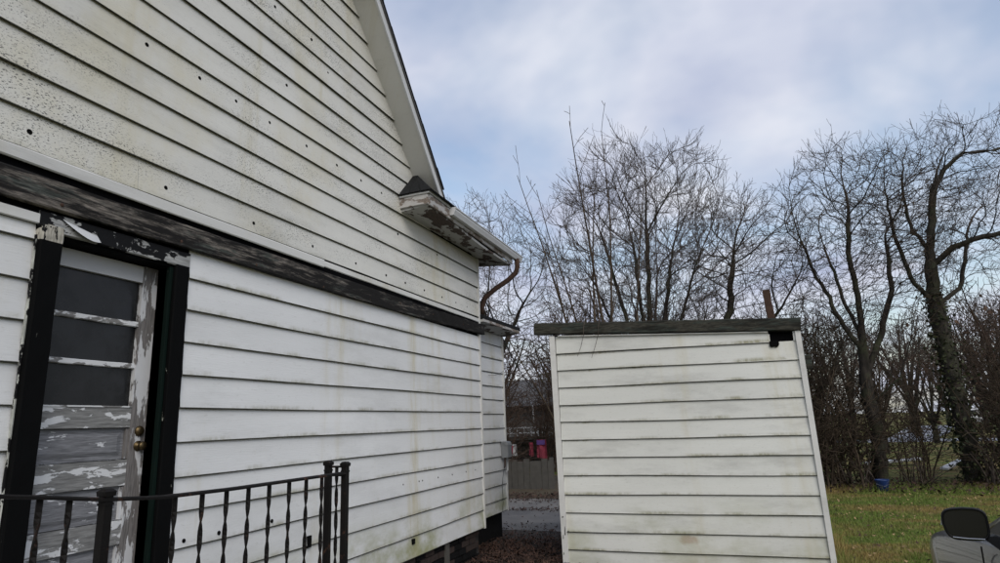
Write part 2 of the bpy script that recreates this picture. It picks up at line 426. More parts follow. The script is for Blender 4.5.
# far lane seen through the trees
m = MB().add([(3.0, 40, .0), (40, 33, .0), (40, 36.5, .0), (3.0, 44, .0)], [(0, 1, 2, 3)])
m.build('lane', plain('pale_lane', (.20, .21, .24), .7, var=.3, scale=.8), kind='structure')
m = MB().add([(7.5, 43, .004), (9.6, 41.8, .004), (20, 75, .004), (16, 78, .004)], [(0, 1, 2, 3)])
m.build('lane_branch', plain('pale_lane_b', (.20, .21, .24), .7, var=.3, scale=.8), kind='structure')

# ------------------------------------------------------------------ house
WX = -3.22
house = thing('house', (WX, 3, 0), 'white clapboard house with steep gable, charred ledger and peeling back door', 'house')
RK = lambda y: 5.791 - 1.128 * (y - 4.827)          # underside of the right rake on the wall
RIDGE_Y = 2.4; RIDGE_Z = RK(RIDGE_Y)
CORNER = 7.95; LEFT = 2 * RIDGE_Y - CORNER
E_ = .2032
A_ = (0, 1, 0); N_ = (1, 0, 0); O_ = (WX, 0, 0)
# sheathing cores (dark, behind the boards)
m = MB()
m.box((WX - 7.5, LEFT + .02, .30), (WX - .16, CORNER - .02, 3.9))
m.build('wall_core', 'tar', house)
m = MB()
DY0, DY1 = 2.06, 2.93
m.box((WX - .16, LEFT + .02, .33), (WX - .004, DY0, 2.95))
m.box((WX - .16, DY1, .33), (WX - .004, CORNER - .02, 2.95))
m.box((WX - .16, DY0, 2.63), (WX - .004, DY1, 2.95))
lower = m.build('lower_wall', 'tar', house)
m = MB()
# gable core as a prism
zz = 2.95
prof = [(LEFT + .02, zz), (CORNER - .02, zz), (CORNER - .02, 4.0), (6.35, 4.05), (RIDGE_Y, RIDGE_Z - .02), (2 * RIDGE_Y - 6.35, 4.05), (LEFT + .02, 4.0)]
n = len(prof)
m.add([(WX - .004, y, z) for y, z in prof] + [(WX - .16, y, z) for y, z in prof], [tuple(range(n)), tuple(range(2 * n - 1, n - 1, -1))] + [(i, n + i, n + (i + 1) % n, (i + 1) % n) for i in range(n)])
upper = m.build('gable_wall', 'tar', house)

# lower boards: lines at 2.571 - k*E_
z_lines = [2.571 - E_ * k for k in range(12)]            # bottoms of boards
b_rng = random.Random(21)
def lower_run(a0, a1, top, z_list, z_end):
    for k, zb in enumerate([z for z in z_list]):
        zt = top if k == 0 else z_list[k - 1]
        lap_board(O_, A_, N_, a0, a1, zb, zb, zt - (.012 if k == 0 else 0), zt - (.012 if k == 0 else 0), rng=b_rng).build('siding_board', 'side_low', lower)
zl = [z for z in z_lines if z > .36] 
zl = zl + [.333]
lower_run(3.045, CORNER - .012, 2.76, zl, .333)
lower_run(LEFT + .02, 2.083, 2.66, zl, .333)
# trim strip over the boards left of the door (slightly tilted)
MB().plank((WX + .018, LEFT + .1, 2.70), (WX + .018, 2.085, 2.685), (0, 0, 1), .055, .014, 8, .001).build('trim_strip', 'trim', lower)

# gable boards
zb0 = 3.018
k = 0
u_rng = random.Random(5)
while True:
    zb = zb0 + E_ * k; zt = zb + E_
    if zb < 3.80:
        r0 = r1_ = CORNER - .012
        if zt > 3.88: zt = 3.88
    else:
        r0 = 6.54 + (CORNER - 6.54) * 0 if zb < 4.0 else (RK_ := (4.827 + (5.791 - zb) / 1.128))
        r1_ = 4.827 + (5.791 - zt) / 1.128
        if zb < 4.0: r0 = 6.5; r1_ = min(r1_, 6.4)
    if r0 - RIDGE_Y < .25: break
    r1_ = max(r1_, RIDGE_Y + .05)
    l0 = 2 * RIDGE_Y - r0; l1 = 2 * RIDGE_Y - r1_
    if k < 1:
        # two lengths per course, butt-jointed
        j = {0: 2.62, 1: 4.9, 2: 3.6, 3: 1.5, 4: 5.0, 5: 3.1}.get(k, 2.0 + (k * 1.37) % 2.2)
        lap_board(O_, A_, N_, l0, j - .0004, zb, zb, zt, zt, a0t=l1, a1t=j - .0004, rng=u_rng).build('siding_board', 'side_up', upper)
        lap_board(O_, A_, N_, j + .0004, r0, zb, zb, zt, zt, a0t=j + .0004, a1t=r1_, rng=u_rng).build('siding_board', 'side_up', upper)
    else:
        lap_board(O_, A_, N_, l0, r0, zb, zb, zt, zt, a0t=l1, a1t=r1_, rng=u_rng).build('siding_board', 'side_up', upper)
    k += 1
# starter strip under the gable boards: proud and thick on the left, thin on the right
MB().plank((WX + .030, LEFT + .1, 2.983), (WX + .030, 4.43, 2.978), (0, 0, 1), .070, .022, 14, .0015).build('starter_strip', 'trim', upper)
MB().plank((WX + .012, 4.435, 2.985), (WX + .012, 7.94, 2.978), (0, 0, 1), .052, .016, 14, .0012).build('starter_strip', 'trim', upper)
# black gap / tar paper strip and the charred ledger
MB().plank((WX + .008, LEFT + .1, 2.905), (WX + .008, 7.96, 2.935), (0, 0, 1), .09, .012, 20, .002).build('tar_paper_strip', 'tar', upper)
led = MB().plank((WX + .026, LEFT - .02, 2.815), (WX + .026, 6.0, 2.832), (0, 0, 1), .15, .044, 34, .0045).build('ledger_beam', 'ledger', upper)
MB().plank((WX + .026, 6.003, 2.832), (WX + .026, 8.06, 2.862), (0, 0, 1), .138, .044, 16, .0055).build('ledger_beam', 'ledger', upper)
# corner posts
MB().box((WX - .05, CORNER - .014, .325), (WX + .026, CORNER + .026, 2.79)).build('corner_trim', 'trim', lower)
MB().box((WX - .05, CORNER - .014, 2.93), (WX + .026, CORNER + .026, 3.86)).build('corner_trim', 'trim', upper)
MB().box((WX - 7.4, CORNER - .02, .33), (WX - .05, CORNER + .005, 3.9)).build('end_wall', 'trim', house)
# nail holes
me_h = None
def hole(y, z, r, par, name='nail_hole', mat='hole', off=.0):
    global me_h
    if me_h is None:
        q = MB().lathe((0, 0, 0), (1, 0, 0), [(-.012, 1), (0.0, 1), (.003, .75)], 10); me_h = bpy.data.meshes.new('nail_hole'); me_h.from_pydata(q.v, [], q.f); me_h.materials.append(MAT['hole'])
    o = bpy.data.objects.new(name, me_h); COL.objects.link(o); adopt(o, par)
    o.location = (WX + off, y, z); o.scale = (1, r, r)
def lipoff(z, z0):
    f = ((z - z0) / E_) % 1.0
    return .019 * (1 - f) + .0015
for y in (5.847, 6.185, 6.262, 6.638, 7.009, 7.41, 7.705): hole(y, 1.052, .010, lower, off=lipoff(1.052, 2.571))
for y, r in ((3.15, .013), (3.43, .014), (3.93, .014)): hole(y, .985 + (y - 3.2) * .0, r, lower, off=lipoff(.985, 2.571))
for y, z, r in ((1.99, 3.115, .016), (2.82, 3.105, .014), (3.6, 3.10, .013), (4.3, 3.1, .012), (4.95, 3.1, .011), (5.5, 3.1, .012), (5.9, 3.1, .012), (6.34, 3.1, .012), (6.8, 3.1, .012), (7.2, 3.1, .012), (7.55, 3.1, .011)):
    hole(y, z, r, upper, off=lipoff(z, zb0))
for y, z in ((2.60, 3.97), (3.02, 3.965), (3.36, 3.96), (3.72, 3.955), (4.18, 3.95), (4.62, 3.945), (5.02, 3.94), (5.4, 3.94), (5.75, 3.60), (6.7, 3.6), (3.72, 4.98), (4.2, 4.97), (4.45, 4.78), (3.9, 4.37)):
    hole(y, z, .014, upper, off=lipoff(z, zb0))
for q in range(9):
    MB().lathe((WX + .047, 1.5 + q * .72 + rnd.uniform(-.1, .1), 2.80 + rnd.uniform(-.03, .05)), (1, 0, 0), [(0, .011), (.003, .010), (.005, .004)], 8).build('nail_head', 'rust', led)
# two broken notches low in the wall behind the railing
for y, z, a, b in ((4.36, .775, .05, .085), (4.62, .80, .028, .05), (4.57, .745, .03, .03), (6.05, .49, .05, .05)):
    MB().box((WX - .01, y - a / 2, z - b / 2), (WX + .0225, y + a / 2, z + b / 2)).build('rotted_notch', 'hole', lower)

# --- door
door = thing_part = None
door = MB().box((WX - .178, DY0, .55), (WX - .153, DY1, 2.62)).build('door', 'rail_wood', house)
DX = WX - .125
def dpart(name, mat, y0, y1, z0, z1, x0=-.040, x1=.012):
    MB().box((DX + x0, y0, z0), (DX + x1, y1, z1)).build(name, mat, door)
dpart('stile', 'stile', 2.822, DY1 - .004, .555, 2.615, x1=.014)
dpart('stile', 'stile', DY0 + .004, 2.165, .555, 2.615, x1=.014)
dpart('top_rail', 'door_top', 2.165, 2.822, 2.513, 2.612)
dpart('lock_rail', 'rail_wood', 2.165, 2.822, 1.655, 1.772)
dpart('rail', 'rail_wood', 2.165, 2.822, 1.335, 1.475)
dpart('rail', 'rail_wood', 2.165, 2.822, 1.02, 1.145)
dpart('rail', 'rail_wood', 2.165, 2.822, .555, .74)
for z0, z1 in ((1.48, 1.65), (1.15, 1.33), (.745, 1.015)):
    mm = MB(); zc = 0.022
    mm.box((DX - .035, 2.166, z0), (DX - .012, 2.821, z1)); mm.hexa([(DX - .012, 2.20, z0 + zc), (DX - .012, 2.79, z0 + zc), (DX - .012, 2.79, z1 - zc), (DX - .012, 2.20, z1 - zc), (DX - .003, 2.23, z0 + zc + .02), (DX - .003, 2.76, z0 + zc + .02), (DX - .003, 2.76, z1 - zc - .02), (DX - .003, 2.23, z1 - zc - .02)])
    pn = mm.build('door_panel', 'panel_wood', door)
    for y0, y1 in ((2.166, 2.182), (2.805, 2.821)): MB().box((DX - .02, y0, z0 + .002), (DX + .006, y1, z1 - .002)).build('moulding', 'stile', door)
for z0, z1 in ((2.27, 2.512), (2.022, 2.242), (1.774, 1.994)):
    MB().box((DX - .022, 2.166, z0), (DX - .014, 2.821, z1)).build('window_pane', 'glass', door)
for z in (2.256, 2.008):
    MB().plank((DX - .006, 2.166, z), (DX - .006, 2.821, z), (0, 0, 1), .030, .028, 8, .0012, cham=.004).build('muntin', 'muntin', door)
MB().box((DX - .016, 2.166, 1.768), (DX + .017, 2.821, 1.776)).build('glazing_bead', 'muntin', door)
for z, kn in ((1.633, 0), (1.548, 1)):
    pr = [(0, .030), (.006, .030), (.010, .026), (.018, .022), (.020, .010)] if not kn else [(0, .030), (.005, .030), (.012, .016), (.03, .013), (.030, .022), (.038, .026), (.046, .023), (.050, .010)]
    MB().lathe((DX + .014, 2.884, z), (1, 0, 0), pr, 18).build('deadbolt' if not kn else 'door_knob', 'brass', door, smooth=True)
# --- door surround
fr = MB().box((WX - .13, DY1, .5), (WX - .002, DY1 + .115, 2.66)).build('door_frame', 'jamb', house)
MB().plank((WX + .012, 2.986, .48), (WX + .012, 2.986, 2.64), (0, 1, 0), .105, .030, 16, .0018).build('casing', 'black', fr)
MB().plank((WX - .008, DY1 - .012, .5), (WX - .008, DY1 - .012, 2.62), (0, 1, 0), .022, .030, 16, .0018, cham=.003).build('door_stop', 'jamb', fr)
MB().plank((WX + .030, 2.135, .46), (WX + .030, 2.140, 2.655), (0, 1, 0), .112, .052, 18, .002).build('casing', 'black', fr)
MB().plank((WX + .0305, 2.1395, 2.575), (WX + .0305, 2.14, 2.658), (0, 1, 0), .114, .0545, 4, .0015).build('casing_top', peeled('casing_top_peel', (.38, .36, .31), (.010, .010, .011), .545, (2, 6, 3.2), .012, 8.2, (20, 20, 4), .7, .12), fr)
MB().plank((WX + .022, 2.075, .46), (WX + .022, 2.080, 2.60), (0, 1, 0), .008, .014, 18, .002, cham=.002).build('casing_edge', peeled('edge_peel', (.42, .43, .40), (.008, .008, .009), .50, (4, 4, 2.2), .012, 1.1, (20, 20, 4), .7, .12), fr)
MB().plank((WX + .010, 2.085, 2.683), (WX + .010, 3.04, 2.683), (0, 0, 1), .098, .024, 14, .0015).build('header', 'header', fr)
MB().box((WX - .13, DY0 - .01, 2.62), (WX - .003, DY1, 2.64)).build('head_jamb', 'black', fr)
# torn flap of paint curling off the header
fl = MB(); pts = []
for i in range(7):
    f = i / 6; y = 2.20 + .20 * f
    pts += [(WX + .024, y, 2.715 - .04 * f), (WX + .028 + .03 * math.sin(f * 3.1), y + .02, 2.70 - .055 * f - .035 * math.sin(f * 3.1))]
fl.add(pts, [(2 * i, 2 * i + 2, 2 * i + 3, 2 * i + 1) for i in range(6)])
fl.build('paint_flap', 'far_white', fr)

# --- roof: rake boards, soffit, shingle edge
roof = MB()
TH = .16
def roof_slab(m, y0, z0, y1, z1, x0, x1, th):
    m.hexa([(x0, y0, z0), (x1, y0, z0), (x1, y1, z1), (x0, y1, z1), (x0, y0, z0 + th), (x1, y0, z0 + th), (x1, y1, z1 + th), (x0, y1, z1 + th)])
ye = 6.46
roof_slab(roof, RIDGE_Y, RIDGE_Z + .045, ye, RK(ye) + .045, WX - 7.6, WX + .235, .10)
roof_slab(roof, 2 * RIDGE_Y - ye, RK(ye) + .045, RIDGE_Y, RIDGE_Z + .045, WX - 7.6, WX + .235, .10)
roof_slab(roof, 6.42, 4.07, 8.55, 3.93, WX - 7.6, WX - .01, .06)
roof_slab(roof, 2 * RIDGE_Y - 8.55, 3.93, 2 * RIDGE_Y - 6.42, 4.07, WX - 7.6, WX - .01, .06)
rf = roof.build('roof', 'shingle', house)
for sgn in (1, -1):
    def Y(y): return y if sgn > 0 else 2 * RIDGE_Y - y
    m = MB(); y0, y1 = RIDGE_Y, 6.40
    m.hexa([(WX + .001, Y(y0), RIDGE_Z - .012), (WX + .24, Y(y0), RIDGE_Z - .012), (WX + .24, Y(y1), RK(y1) - .012), (WX + .001, Y(y1), RK(y1) - .012),
            (WX + .001, Y(y0), RIDGE_Z + .04), (WX + .24, Y(y0), RIDGE_Z + .04), (WX + .24, Y(y1), RK(y1) + .04), (WX + .001, Y(y1), RK(y1) + .04)])
    m.build('rake_soffit', 'trim', rf)
    m = MB()
    m.hexa([(WX + .241, Y(y0), RIDGE_Z - .02), (WX + .262, Y(y0), RIDGE_Z - .02), (WX + .262, Y(y1), RK(y1) - .02), (WX + .241, Y(y1), RK(y1) - .02),
            (WX + .241, Y(y0), RIDGE_Z + .095), (WX + .262, Y(y0), RIDGE_Z + .095), (WX + .262, Y(y1), RK(y1) + .095), (WX + .241, Y(y1), RK(y1) + .095)])
    m.build('rake_fascia', 'gutter', rf)
    m = MB()
    m.hexa([(WX + .236, Y(y0), RIDGE_Z + .10), (WX + .276, Y(y0), RIDGE_Z + .10), (WX + .276, Y(y1), RK(y1) + .10), (WX + .236, Y(y1), RK(y1) + .10),
            (WX + .236, Y(y0), RIDGE_Z + .118), (WX + .276, Y(y0), RIDGE_Z + .118), (WX + .276, Y(y1), RK(y1) + .118), (WX + .236, Y(y1), RK(y1) + .118)])
    m.build('drip_edge', 'asph_shingle_edge', rf)
    # shingle tabs along the rake edge
    s_ = y0
    while s_ < y1 - .1:
        e = min(s_ + .17, y1); j = rnd.uniform(0, .008)
        m = MB(); m.hexa([(WX + .10, Y(s_), RK(s_) + .146), (WX + .285 + j, Y(s_), RK(s_) + .126), (WX + .285 + j, Y(e), RK(e) + .122), (WX + .10, Y(e), RK(e) + .146),
                          (WX + .10, Y(s_), RK(s_) + .156), (WX + .285 + j, Y(s_), RK(s_) + .142), (WX + .285 + j, Y(e), RK(e) + .134), (WX + .10, Y(e), RK(e) + .156)])
        m.build('shingle', 'shingle', rf); s_ = e

# --- cornice return
OX = .335
cr = MB()
def szo(y): return 3.895 - .085 * min(1, max(0, (y - 5.8) / 1.6))
ysn = [5.80 + i * (8.42 - 5.80) / 12 for i in range(13)]
vs = []
for y in ysn: vs += [(WX - (.3 if y > 7.97 else -.012), y, 3.858), (WX + OX, y, szo(y)), (WX + OX, y, szo(y) + .03), (WX - (.3 if y > 7.97 else -.012), y, 3.90)]
cr.add(vs, [(4 * i + j, 4 * (i + 1) + j, 4 * (i + 1) + (j + 1) % 4, 4 * i + (j + 1) % 4) for i in range(12) for j in range(4)] + [(0, 1, 2, 3), (51, 50, 49, 48)])
ret = cr.build('cornice_return', 'soffit', house)
MB().plank((WX + .012, 5.787, 3.948), (WX + OX + .012, 5.787, 3.958), (0, 0, 1), .118, .024, 4, .002).build('end_board', 'fascia', ret)
MB().plank((WX + OX + .013, 5.80, 3.955), (WX + OX + .013, 8.44, 3.90), (0, 0, 1), .125, .022, 16, .002).build('fascia', 'fascia', ret)
MB().plank((WX + .012, 5.772, 4.018), (WX + OX + .03, 5.772, 4.028), (0, 0, 1), .030, .030, 4, .001).build('drip_edge', 'gutter', ret)
MB().plank((WX + OX + .032, 5.76, 4.03), (WX + OX + .032, 6.50, 4.015), (0, 0, 1), .030, .018, 4, .001).build('drip_edge', 'gutter', ret)
# hipped shingle cap
m = MB()
zc = 4.045
P = [(WX + .01, 5.745, zc - .01), (WX + OX + .06, 5.745, zc), (WX + OX + .06, 8.62, zc - .05), (WX - .3, 8.62, zc - .05), (WX + .01, 6.13, 4.40), (WX + .01, 6.55, 4.40), (WX - .3, 8.2, 4.10)]
# courses built as separate tabs on the slopes
m.add(P, [(0, 1, 4), (1, 2, 5, 4), (2, 3, 6), (2, 6, 5), (0, 4, 5, 6, 3, 2, 1)])
cap = m.build('return_roof', 'shingle', ret)
def tabs(a, b, c, d, rows, cols):
    """shingle tabs on quad a-b (lower edge) to d-c (upper edge)"""
    a, b, c, d = map(Vector, (a, b, c, d)); nrm = (b - a).cross(d - a).normalized()
    for r_ in range(rows):
        for q in range(cols):
            f0, f1 = q / cols, (q + .96) / cols; g0, g1 = r_ / rows, min(1, (r_ + 1.25) / rows)
            def L(f, g_): return a.lerp(b, f).lerp(d.lerp(c, f), g_)
            o0 = .012 + rnd.uniform(0, .006); p = [L(f0, g0), L(f1, g0), L(f1, g1), L(f0, g1)]
            mm = MB(); mm.hexa([p[0] + nrm * .002, p[1] + nrm * .002, p[2] + nrm * .001, p[3] + nrm * .001, p[0] + nrm * (o0 + .006), p[1] + nrm * (o0 + .006), p[2] + nrm * .006, p[3] + nrm * .006])
            mm.build('shingle', 'shingle', cap)
tabs((WX + OX + .075, 5.735, zc), (WX + .012, 5.735, zc - .01), (WX + .012, 6.10, 4.395), (WX + .05, 6.10, 4.395), 4, 3)
tabs((WX + OX + .075, 8.62, zc - .05), (WX + OX + .075, 5.74, zc), (WX + .014, 6.13, 4.40), (WX + .014, 7.0, 4.36), 4, 12)
# gutter with its front lip, end cap, rusty elbow
gx = WX + OX + .026
m = MB(); sec = [(0, .085), (0, 0), (.05, 0), (.058, .022), (.070, .052), (.071, .074), (.080, .076), (.080, .087), (.062, .087), (.058, .055), (.044, .010), (.010, .010), (.010, .085)]
def gz(y): return 3.922 - .02 * (y - 6.3) / 2.4
vs = []; gy = [6.30, 6.9, 7.5, 8.1, 8.68]
for y in gy: vs += [(gx + a, y, gz(y) + b) for a, b in sec]
n = len(sec)
m.add(vs, [(i * n + j, i * n + (j + 1) % n, (i + 1) * n + (j + 1) % n, (i + 1) * n + j) for i in range(4) for j in range(n)] + [tuple(range(n)), tuple(4 * n + j for j in range(n - 1, -1, -1))])
gut = m.build('gutter', 'gutter', ret)
for y in (6.297, 8.683):
    MB().hexa([(gx, y - .003, gz(y)), (gx + .052, y - .003, gz(y)), (gx + .052, y + .003, gz(y)), (gx, y + .003, gz(y)), (gx, y - .003, gz(y) + .089), (gx + .082, y - .003, gz(y) + .089), (gx + .082, y + .003, gz(y) + .089), (gx, y + .003, gz(y) + .089)]).build('end_cap', 'gutter', gut)
MB().tube([(gx + .045, 8.50, 3.92), (gx + .045, 8.51, 3.80), (gx + .02, 8.515, 3.72), (gx - .10, 8.50, 3.62), (-3.12, 8.42, 3.50), (-3.27, 8.36, 3.37), (-3.31, 8.33, 3.22), (-3.31, 8.33, 3.13)], .036, 12).build('downspout', 'rust', house, smooth=True)

# --- foundation
m = MB().box((WX - 7.3, LEFT + .05, -.2), (WX - .05, CORNER - .06, .332))
fo = m.build('foundation', 'mortar', house)
bm_ = MB().box((-.045, -.097, -.03), (.045, .097, .03)); me_b = bpy.data.meshes.new('brick'); me_b.from_pydata(bm_.v, [], bm_.f); me_b.materials.append(MAT['brick'])
me_k = me_b.copy(); me_k.materials.clear(); me_k.materials.append(MAT['found'])
for r_ in range(5):
    y = 4.6 + (.105 if r_ % 2 else 0)
    while y < CORNER - .12:
        o = bpy.data.objects.new('brick', me_b if rnd.random() < .55 else me_k); COL.objects.link(o); adopt(o, fo)
        o.location = (WX - .062 + rnd.uniform(-.006, .006), y, .02 + r_ * .071); o.rotation_euler = (rnd.uniform(-.02, .02), 0, rnd.uniform(-.03, .03)); y += .209
MB().box((WX - .055, 6.83, -.05), (WX + .0, 6.93, .325)).build('prop_board', 'fence_wood', fo)

# --- rear extension
EX = -3.43; EY = 9.41
ext = MB().box((EX - 5, CORNER + .01, .36), (EX - .004, EY - .02, 2.98)).build('extension_wall', 'tar', house)
ez = [2.559 - E_ * k for k in range(11)] + [.355]
for k, zb in enumerate(ez):
    zt = 2.96 if k == 0 else ez[k - 1]
    if k == 0:
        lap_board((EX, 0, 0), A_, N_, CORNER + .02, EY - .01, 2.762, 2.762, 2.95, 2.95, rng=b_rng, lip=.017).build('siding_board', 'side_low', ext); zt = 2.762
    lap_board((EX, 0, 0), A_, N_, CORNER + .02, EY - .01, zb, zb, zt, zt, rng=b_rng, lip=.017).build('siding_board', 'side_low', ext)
MB().box((EX - .05, EY - .012, .35), (EX + .024, EY + .028, 2.95)).build('corner_trim', 'trim', ext)
MB().box((EX - 4.9, CORNER + .05, -.2), (EX - .06, EY - .06, .358)).build('foundation', 'found', house)
m = MB()
m.hexa([(-3.15, CORNER + .02, 3.005), (-3.15, EY + .12, 3.02), (EX - 5, EY + .12, 3.75), (EX - 5, CORNER + .02, 3.75), (-3.15, CORNER + .02, 3.055), (-3.15, EY + .12, 3.075), (EX - 5, EY + .12, 3.81), (EX - 5, CORNER + .02, 3.81)])
er = m.build('extension_roof', 'shingle', house)
MB().hexa([(EX + .02, CORNER + .03, 2.935), (-3.165, CORNER + .03, 2.965), (-3.165, EY + .09, 2.98), (EX + .02, EY + .09, 2.945), (EX + .02, CORNER + .03, 2.96), (-3.165, CORNER + .03, 3.0), (-3.165, EY + .09, 3.012), (EX + .02, EY + .09, 2.97)]).build('extension_soffit', 'soffit', er)
MB().plank((-3.157, CORNER + .03, 2.985), (-3.157, EY + .1, 3.0), (0, 0, 1), .045, .012, 8, .0015).build('extension_fascia', 'fascia', er)

# utility box on the extension
ub = thing('utility_box', (EX + .05, 9.30, 1.1), 'grey metal utility box on the narrow rear wall', 'utility box')
m = MB(); x0, x1, y0, y1, z0, z1 = EX + .02, EX + .12, 9.20, 9.40, 1.11, 1.345; bvl = .018
m.hexa([(x0, y0, z0), (x0, y1, z0), (x0, y1, z1), (x0, y0, z1), (x1, y0 + bvl, z0 + bvl * .5), (x1, y1 - bvl, z0 + bvl * .5), (x1, y1 - bvl, z1 - bvl * 1.6), (x1, y0 + bvl, z1 - bvl * 1.6)])
m.build('housing', 'box', ub)
MB().hexa([(x1 - .03, y0 - .004, z1 - .05), (x1 + .006, y0 + .012, z1 - .055), (x1 + .006, y1 - .012, z1 - .055), (x1 - .03, y1 + .004, z1 - .05), (x0, y0 - .004, z1 + .004), (x1 - .02, y0, z1 - .004), (x1 - .02, y1, z1 - .004), (x0, y1 + .004, z1 + .004)]).build('cover', 'box', ub)
MB().tube([(EX + .05, 9.36, 1.11), (EX + .05, 9.36, .93), (EX + .03, 9.36, .90)], .016, 8).build('conduit', 'far_white', ub)
MB().tube([(EX + .06, 9.24, 1.11), (EX + .06, 9.23, 1.0), (EX + .05, 9.24, .97)], .012, 8).build('conduit', 'rust', ub)
MB().tube([(EX + .03, 9.28, .97), (EX + .028, 9.2, .82), (EX + .03, 9.17, .68), (EX + .03, 9.18, .5), (EX + .03, 9.15, .37)], .003, 5).build('cable', 'wire', ub)
MB().tube([(EX + .025, 8.75, 2.30), (EX + .04, 8.95, 2.31), (EX + .05, 9.15, 2.34), (EX + .03, 9.38, 2.40)], .003, 5).build('loose_wire', 'wire', ext)

# service cable from the eave down to the far pole
pts = []
for i in range(15):
    f = i / 14; p = Vector((-3.28, 8.35, 3.37)).lerp(Vector((-9.2, 33, 4.1)), f); p.z -= 2.1 * 4 * f * (1 - f) * .55; pts.append(p)
tag(MB().tube(pts, .011, 5).build('service_cable', 'wire'), 'thin black service cable sagging away from the house eave', 'cable')

# ------------------------------------------------------------------ stoop and railing
st = thing('stoop', (-2.6, 1.7, 0), 'low concrete stoop below the peeling back door', 'stoop')
MB().plank((-2.575, .35, .25), (-2.575, 3.075, .25), (0, 0, 1), .50, 1.26, 8, .004, cham=.015).build('slab', 'conc', st)
for i in range(2): MB().box((-3.15, .35 - .30 * (i + 1), .0), (-2.0, .345 - .30 * i, .33 - .165 * i)).build('step', 'conc', st)
rl = thing('iron_railing', (-2, 1.8, .5), 'black wrought iron railing with twisted balusters on the stoop', 'railing')
RX = -2.0
def railz(y):
    pts = [(0.4, 1.53), (1.0, 1.49), (1.29, 1.448), (1.41, 1.432), (1.62, 1.402), (1.85, 1.384), (2.2, 1.378), (3.1, 1.378)]
    for (a, za), (b, zb) in zip(pts, pts[1:]):
        if a <= y <= b: return za + (zb - za) * (y - a) / (b - a)
    return 1.4
m = MB(); vs = []; ysr = [.42 + i * (3.0 - .42) / 34 for i in range(35)]
hz, hx = .0065, .017
for y in ysr:
    z = railz(y)
    vs += [(RX - hx, y, z - hz), (RX + hx, y, z - hz), (RX + hx, y, z + hz * .3), (RX + hx * .6, y, z + hz), (RX - hx * .6, y, z + hz), (RX - hx, y, z + hz * .3)]
m.add(vs, [(i * 6 + j, i * 6 + (j + 1) % 6, (i + 1) * 6 + (j + 1) % 6, (i + 1) * 6 + j) for i in range(34) for j in range(6)] + [(5, 4, 3, 2, 1, 0), tuple(34 * 6 + j for j in range(6))])
m.build('top_rail', 'iron', rl)
MB().box((RX - .014, .42, .585), (RX + .014, 3.0, .598)).build('bottom_rail', 'iron', rl)
def baluster(x, y, z0, z1, par, ph):
    m = MB(); vs = []; n = 46; a, b = .0088, .0034
    for i in range(n + 1):
        f = i / n; z = z0 + (z1 - z0) * f
        q = ph + math.pi * (z1 - .03 - z) / .118 if z < z1 - .03 else ph
        c, s = math.cos(q), math.sin(q)
        for u, v in ((-a, -b), (a, -b), (a, b), (-a, b)): vs.append((x + u * s + v * c, y + u * c - v * s, z))
    m.add(vs, [(i * 4 + j, i * 4 + (j + 1) % 4, (i + 1) * 4 + (j + 1) % 4, (i + 1) * 4 + j) for i in range(n) for j in range(4)])
    m.build('baluster', 'iron', par)
for y in (.62, .75, .88, 1.01, 1.14, 1.275, 1.408, 1.502, 1.912, 2.042, 2.17, 2.296, 2.426, 2.562, 2.688, 2.812):
    baluster(RX, y, .598, railz(y) - .006, rl, .25 + rnd.uniform(-.2, .2))
def post(x, y, top, s_=.015):
    m = MB(); m.box((x - s_, y - s_, .5), (x + s_, y + s_, top - .012))
    m.hexa([(x - s_ * 1.3, y - s_ * 1.3, top - .02), (x + s_ * 1.3, y - s_ * 1.3, top - .02), (x + s_ * 1.3, y + s_ * 1.3, top - .02), (x - s_ * 1.3, y + s_ * 1.3, top - .02),
            (x - s_ * 1.4, y - s_ * 1.4, top - .005), (x + s_ * 1.4, y - s_ * 1.4, top - .005), (x + s_ * 1.4, y + s_ * 1.4, top - .005), (x - s_ * 1.4, y + s_ * 1.4, top - .005)])
    m.hexa([(x - s_ * 1.4, y - s_ * 1.4, top - .005), (x + s_ * 1.4, y - s_ * 1.4, top - .005), (x + s_ * 1.4, y + s_ * 1.4, top - .005), (x - s_ * 1.4, y + s_ * 1.4, top - .005),
            (x - s_ * .8, y - s_ * .8, top + .004), (x + s_ * .8, y - s_ * .8, top + .004), (x + s_ * .8, y + s_ * .8, top + .004), (x - s_ * .8, y + s_ * .8, top + .004)])
    for zc_ in (top - .045,): m.box((x - s_ * 1.15, y - s_ * 1.15, zc_ - .004), (x + s_ * 1.15, y + s_ * 1.15, zc_ + .004))
    m.build('post', 'iron', rl)
post(RX, 1.628, 1.432); post(RX, 3.015, 1.430); post(RX - .105, 3.015, 1.436); post(RX, .42, 1.56)
MB().box((RX - .105, 3.006, 1.404), (RX, 3.024, 1.414)).build('cross_bar', 'iron', rl)
MB().box((RX - .105, 3.006, 1.36), (RX, 3.024, 1.368)).build('cross_bar', 'iron', rl)
baluster(RX - .052, 3.015, .55, 1.405, rl, .9)

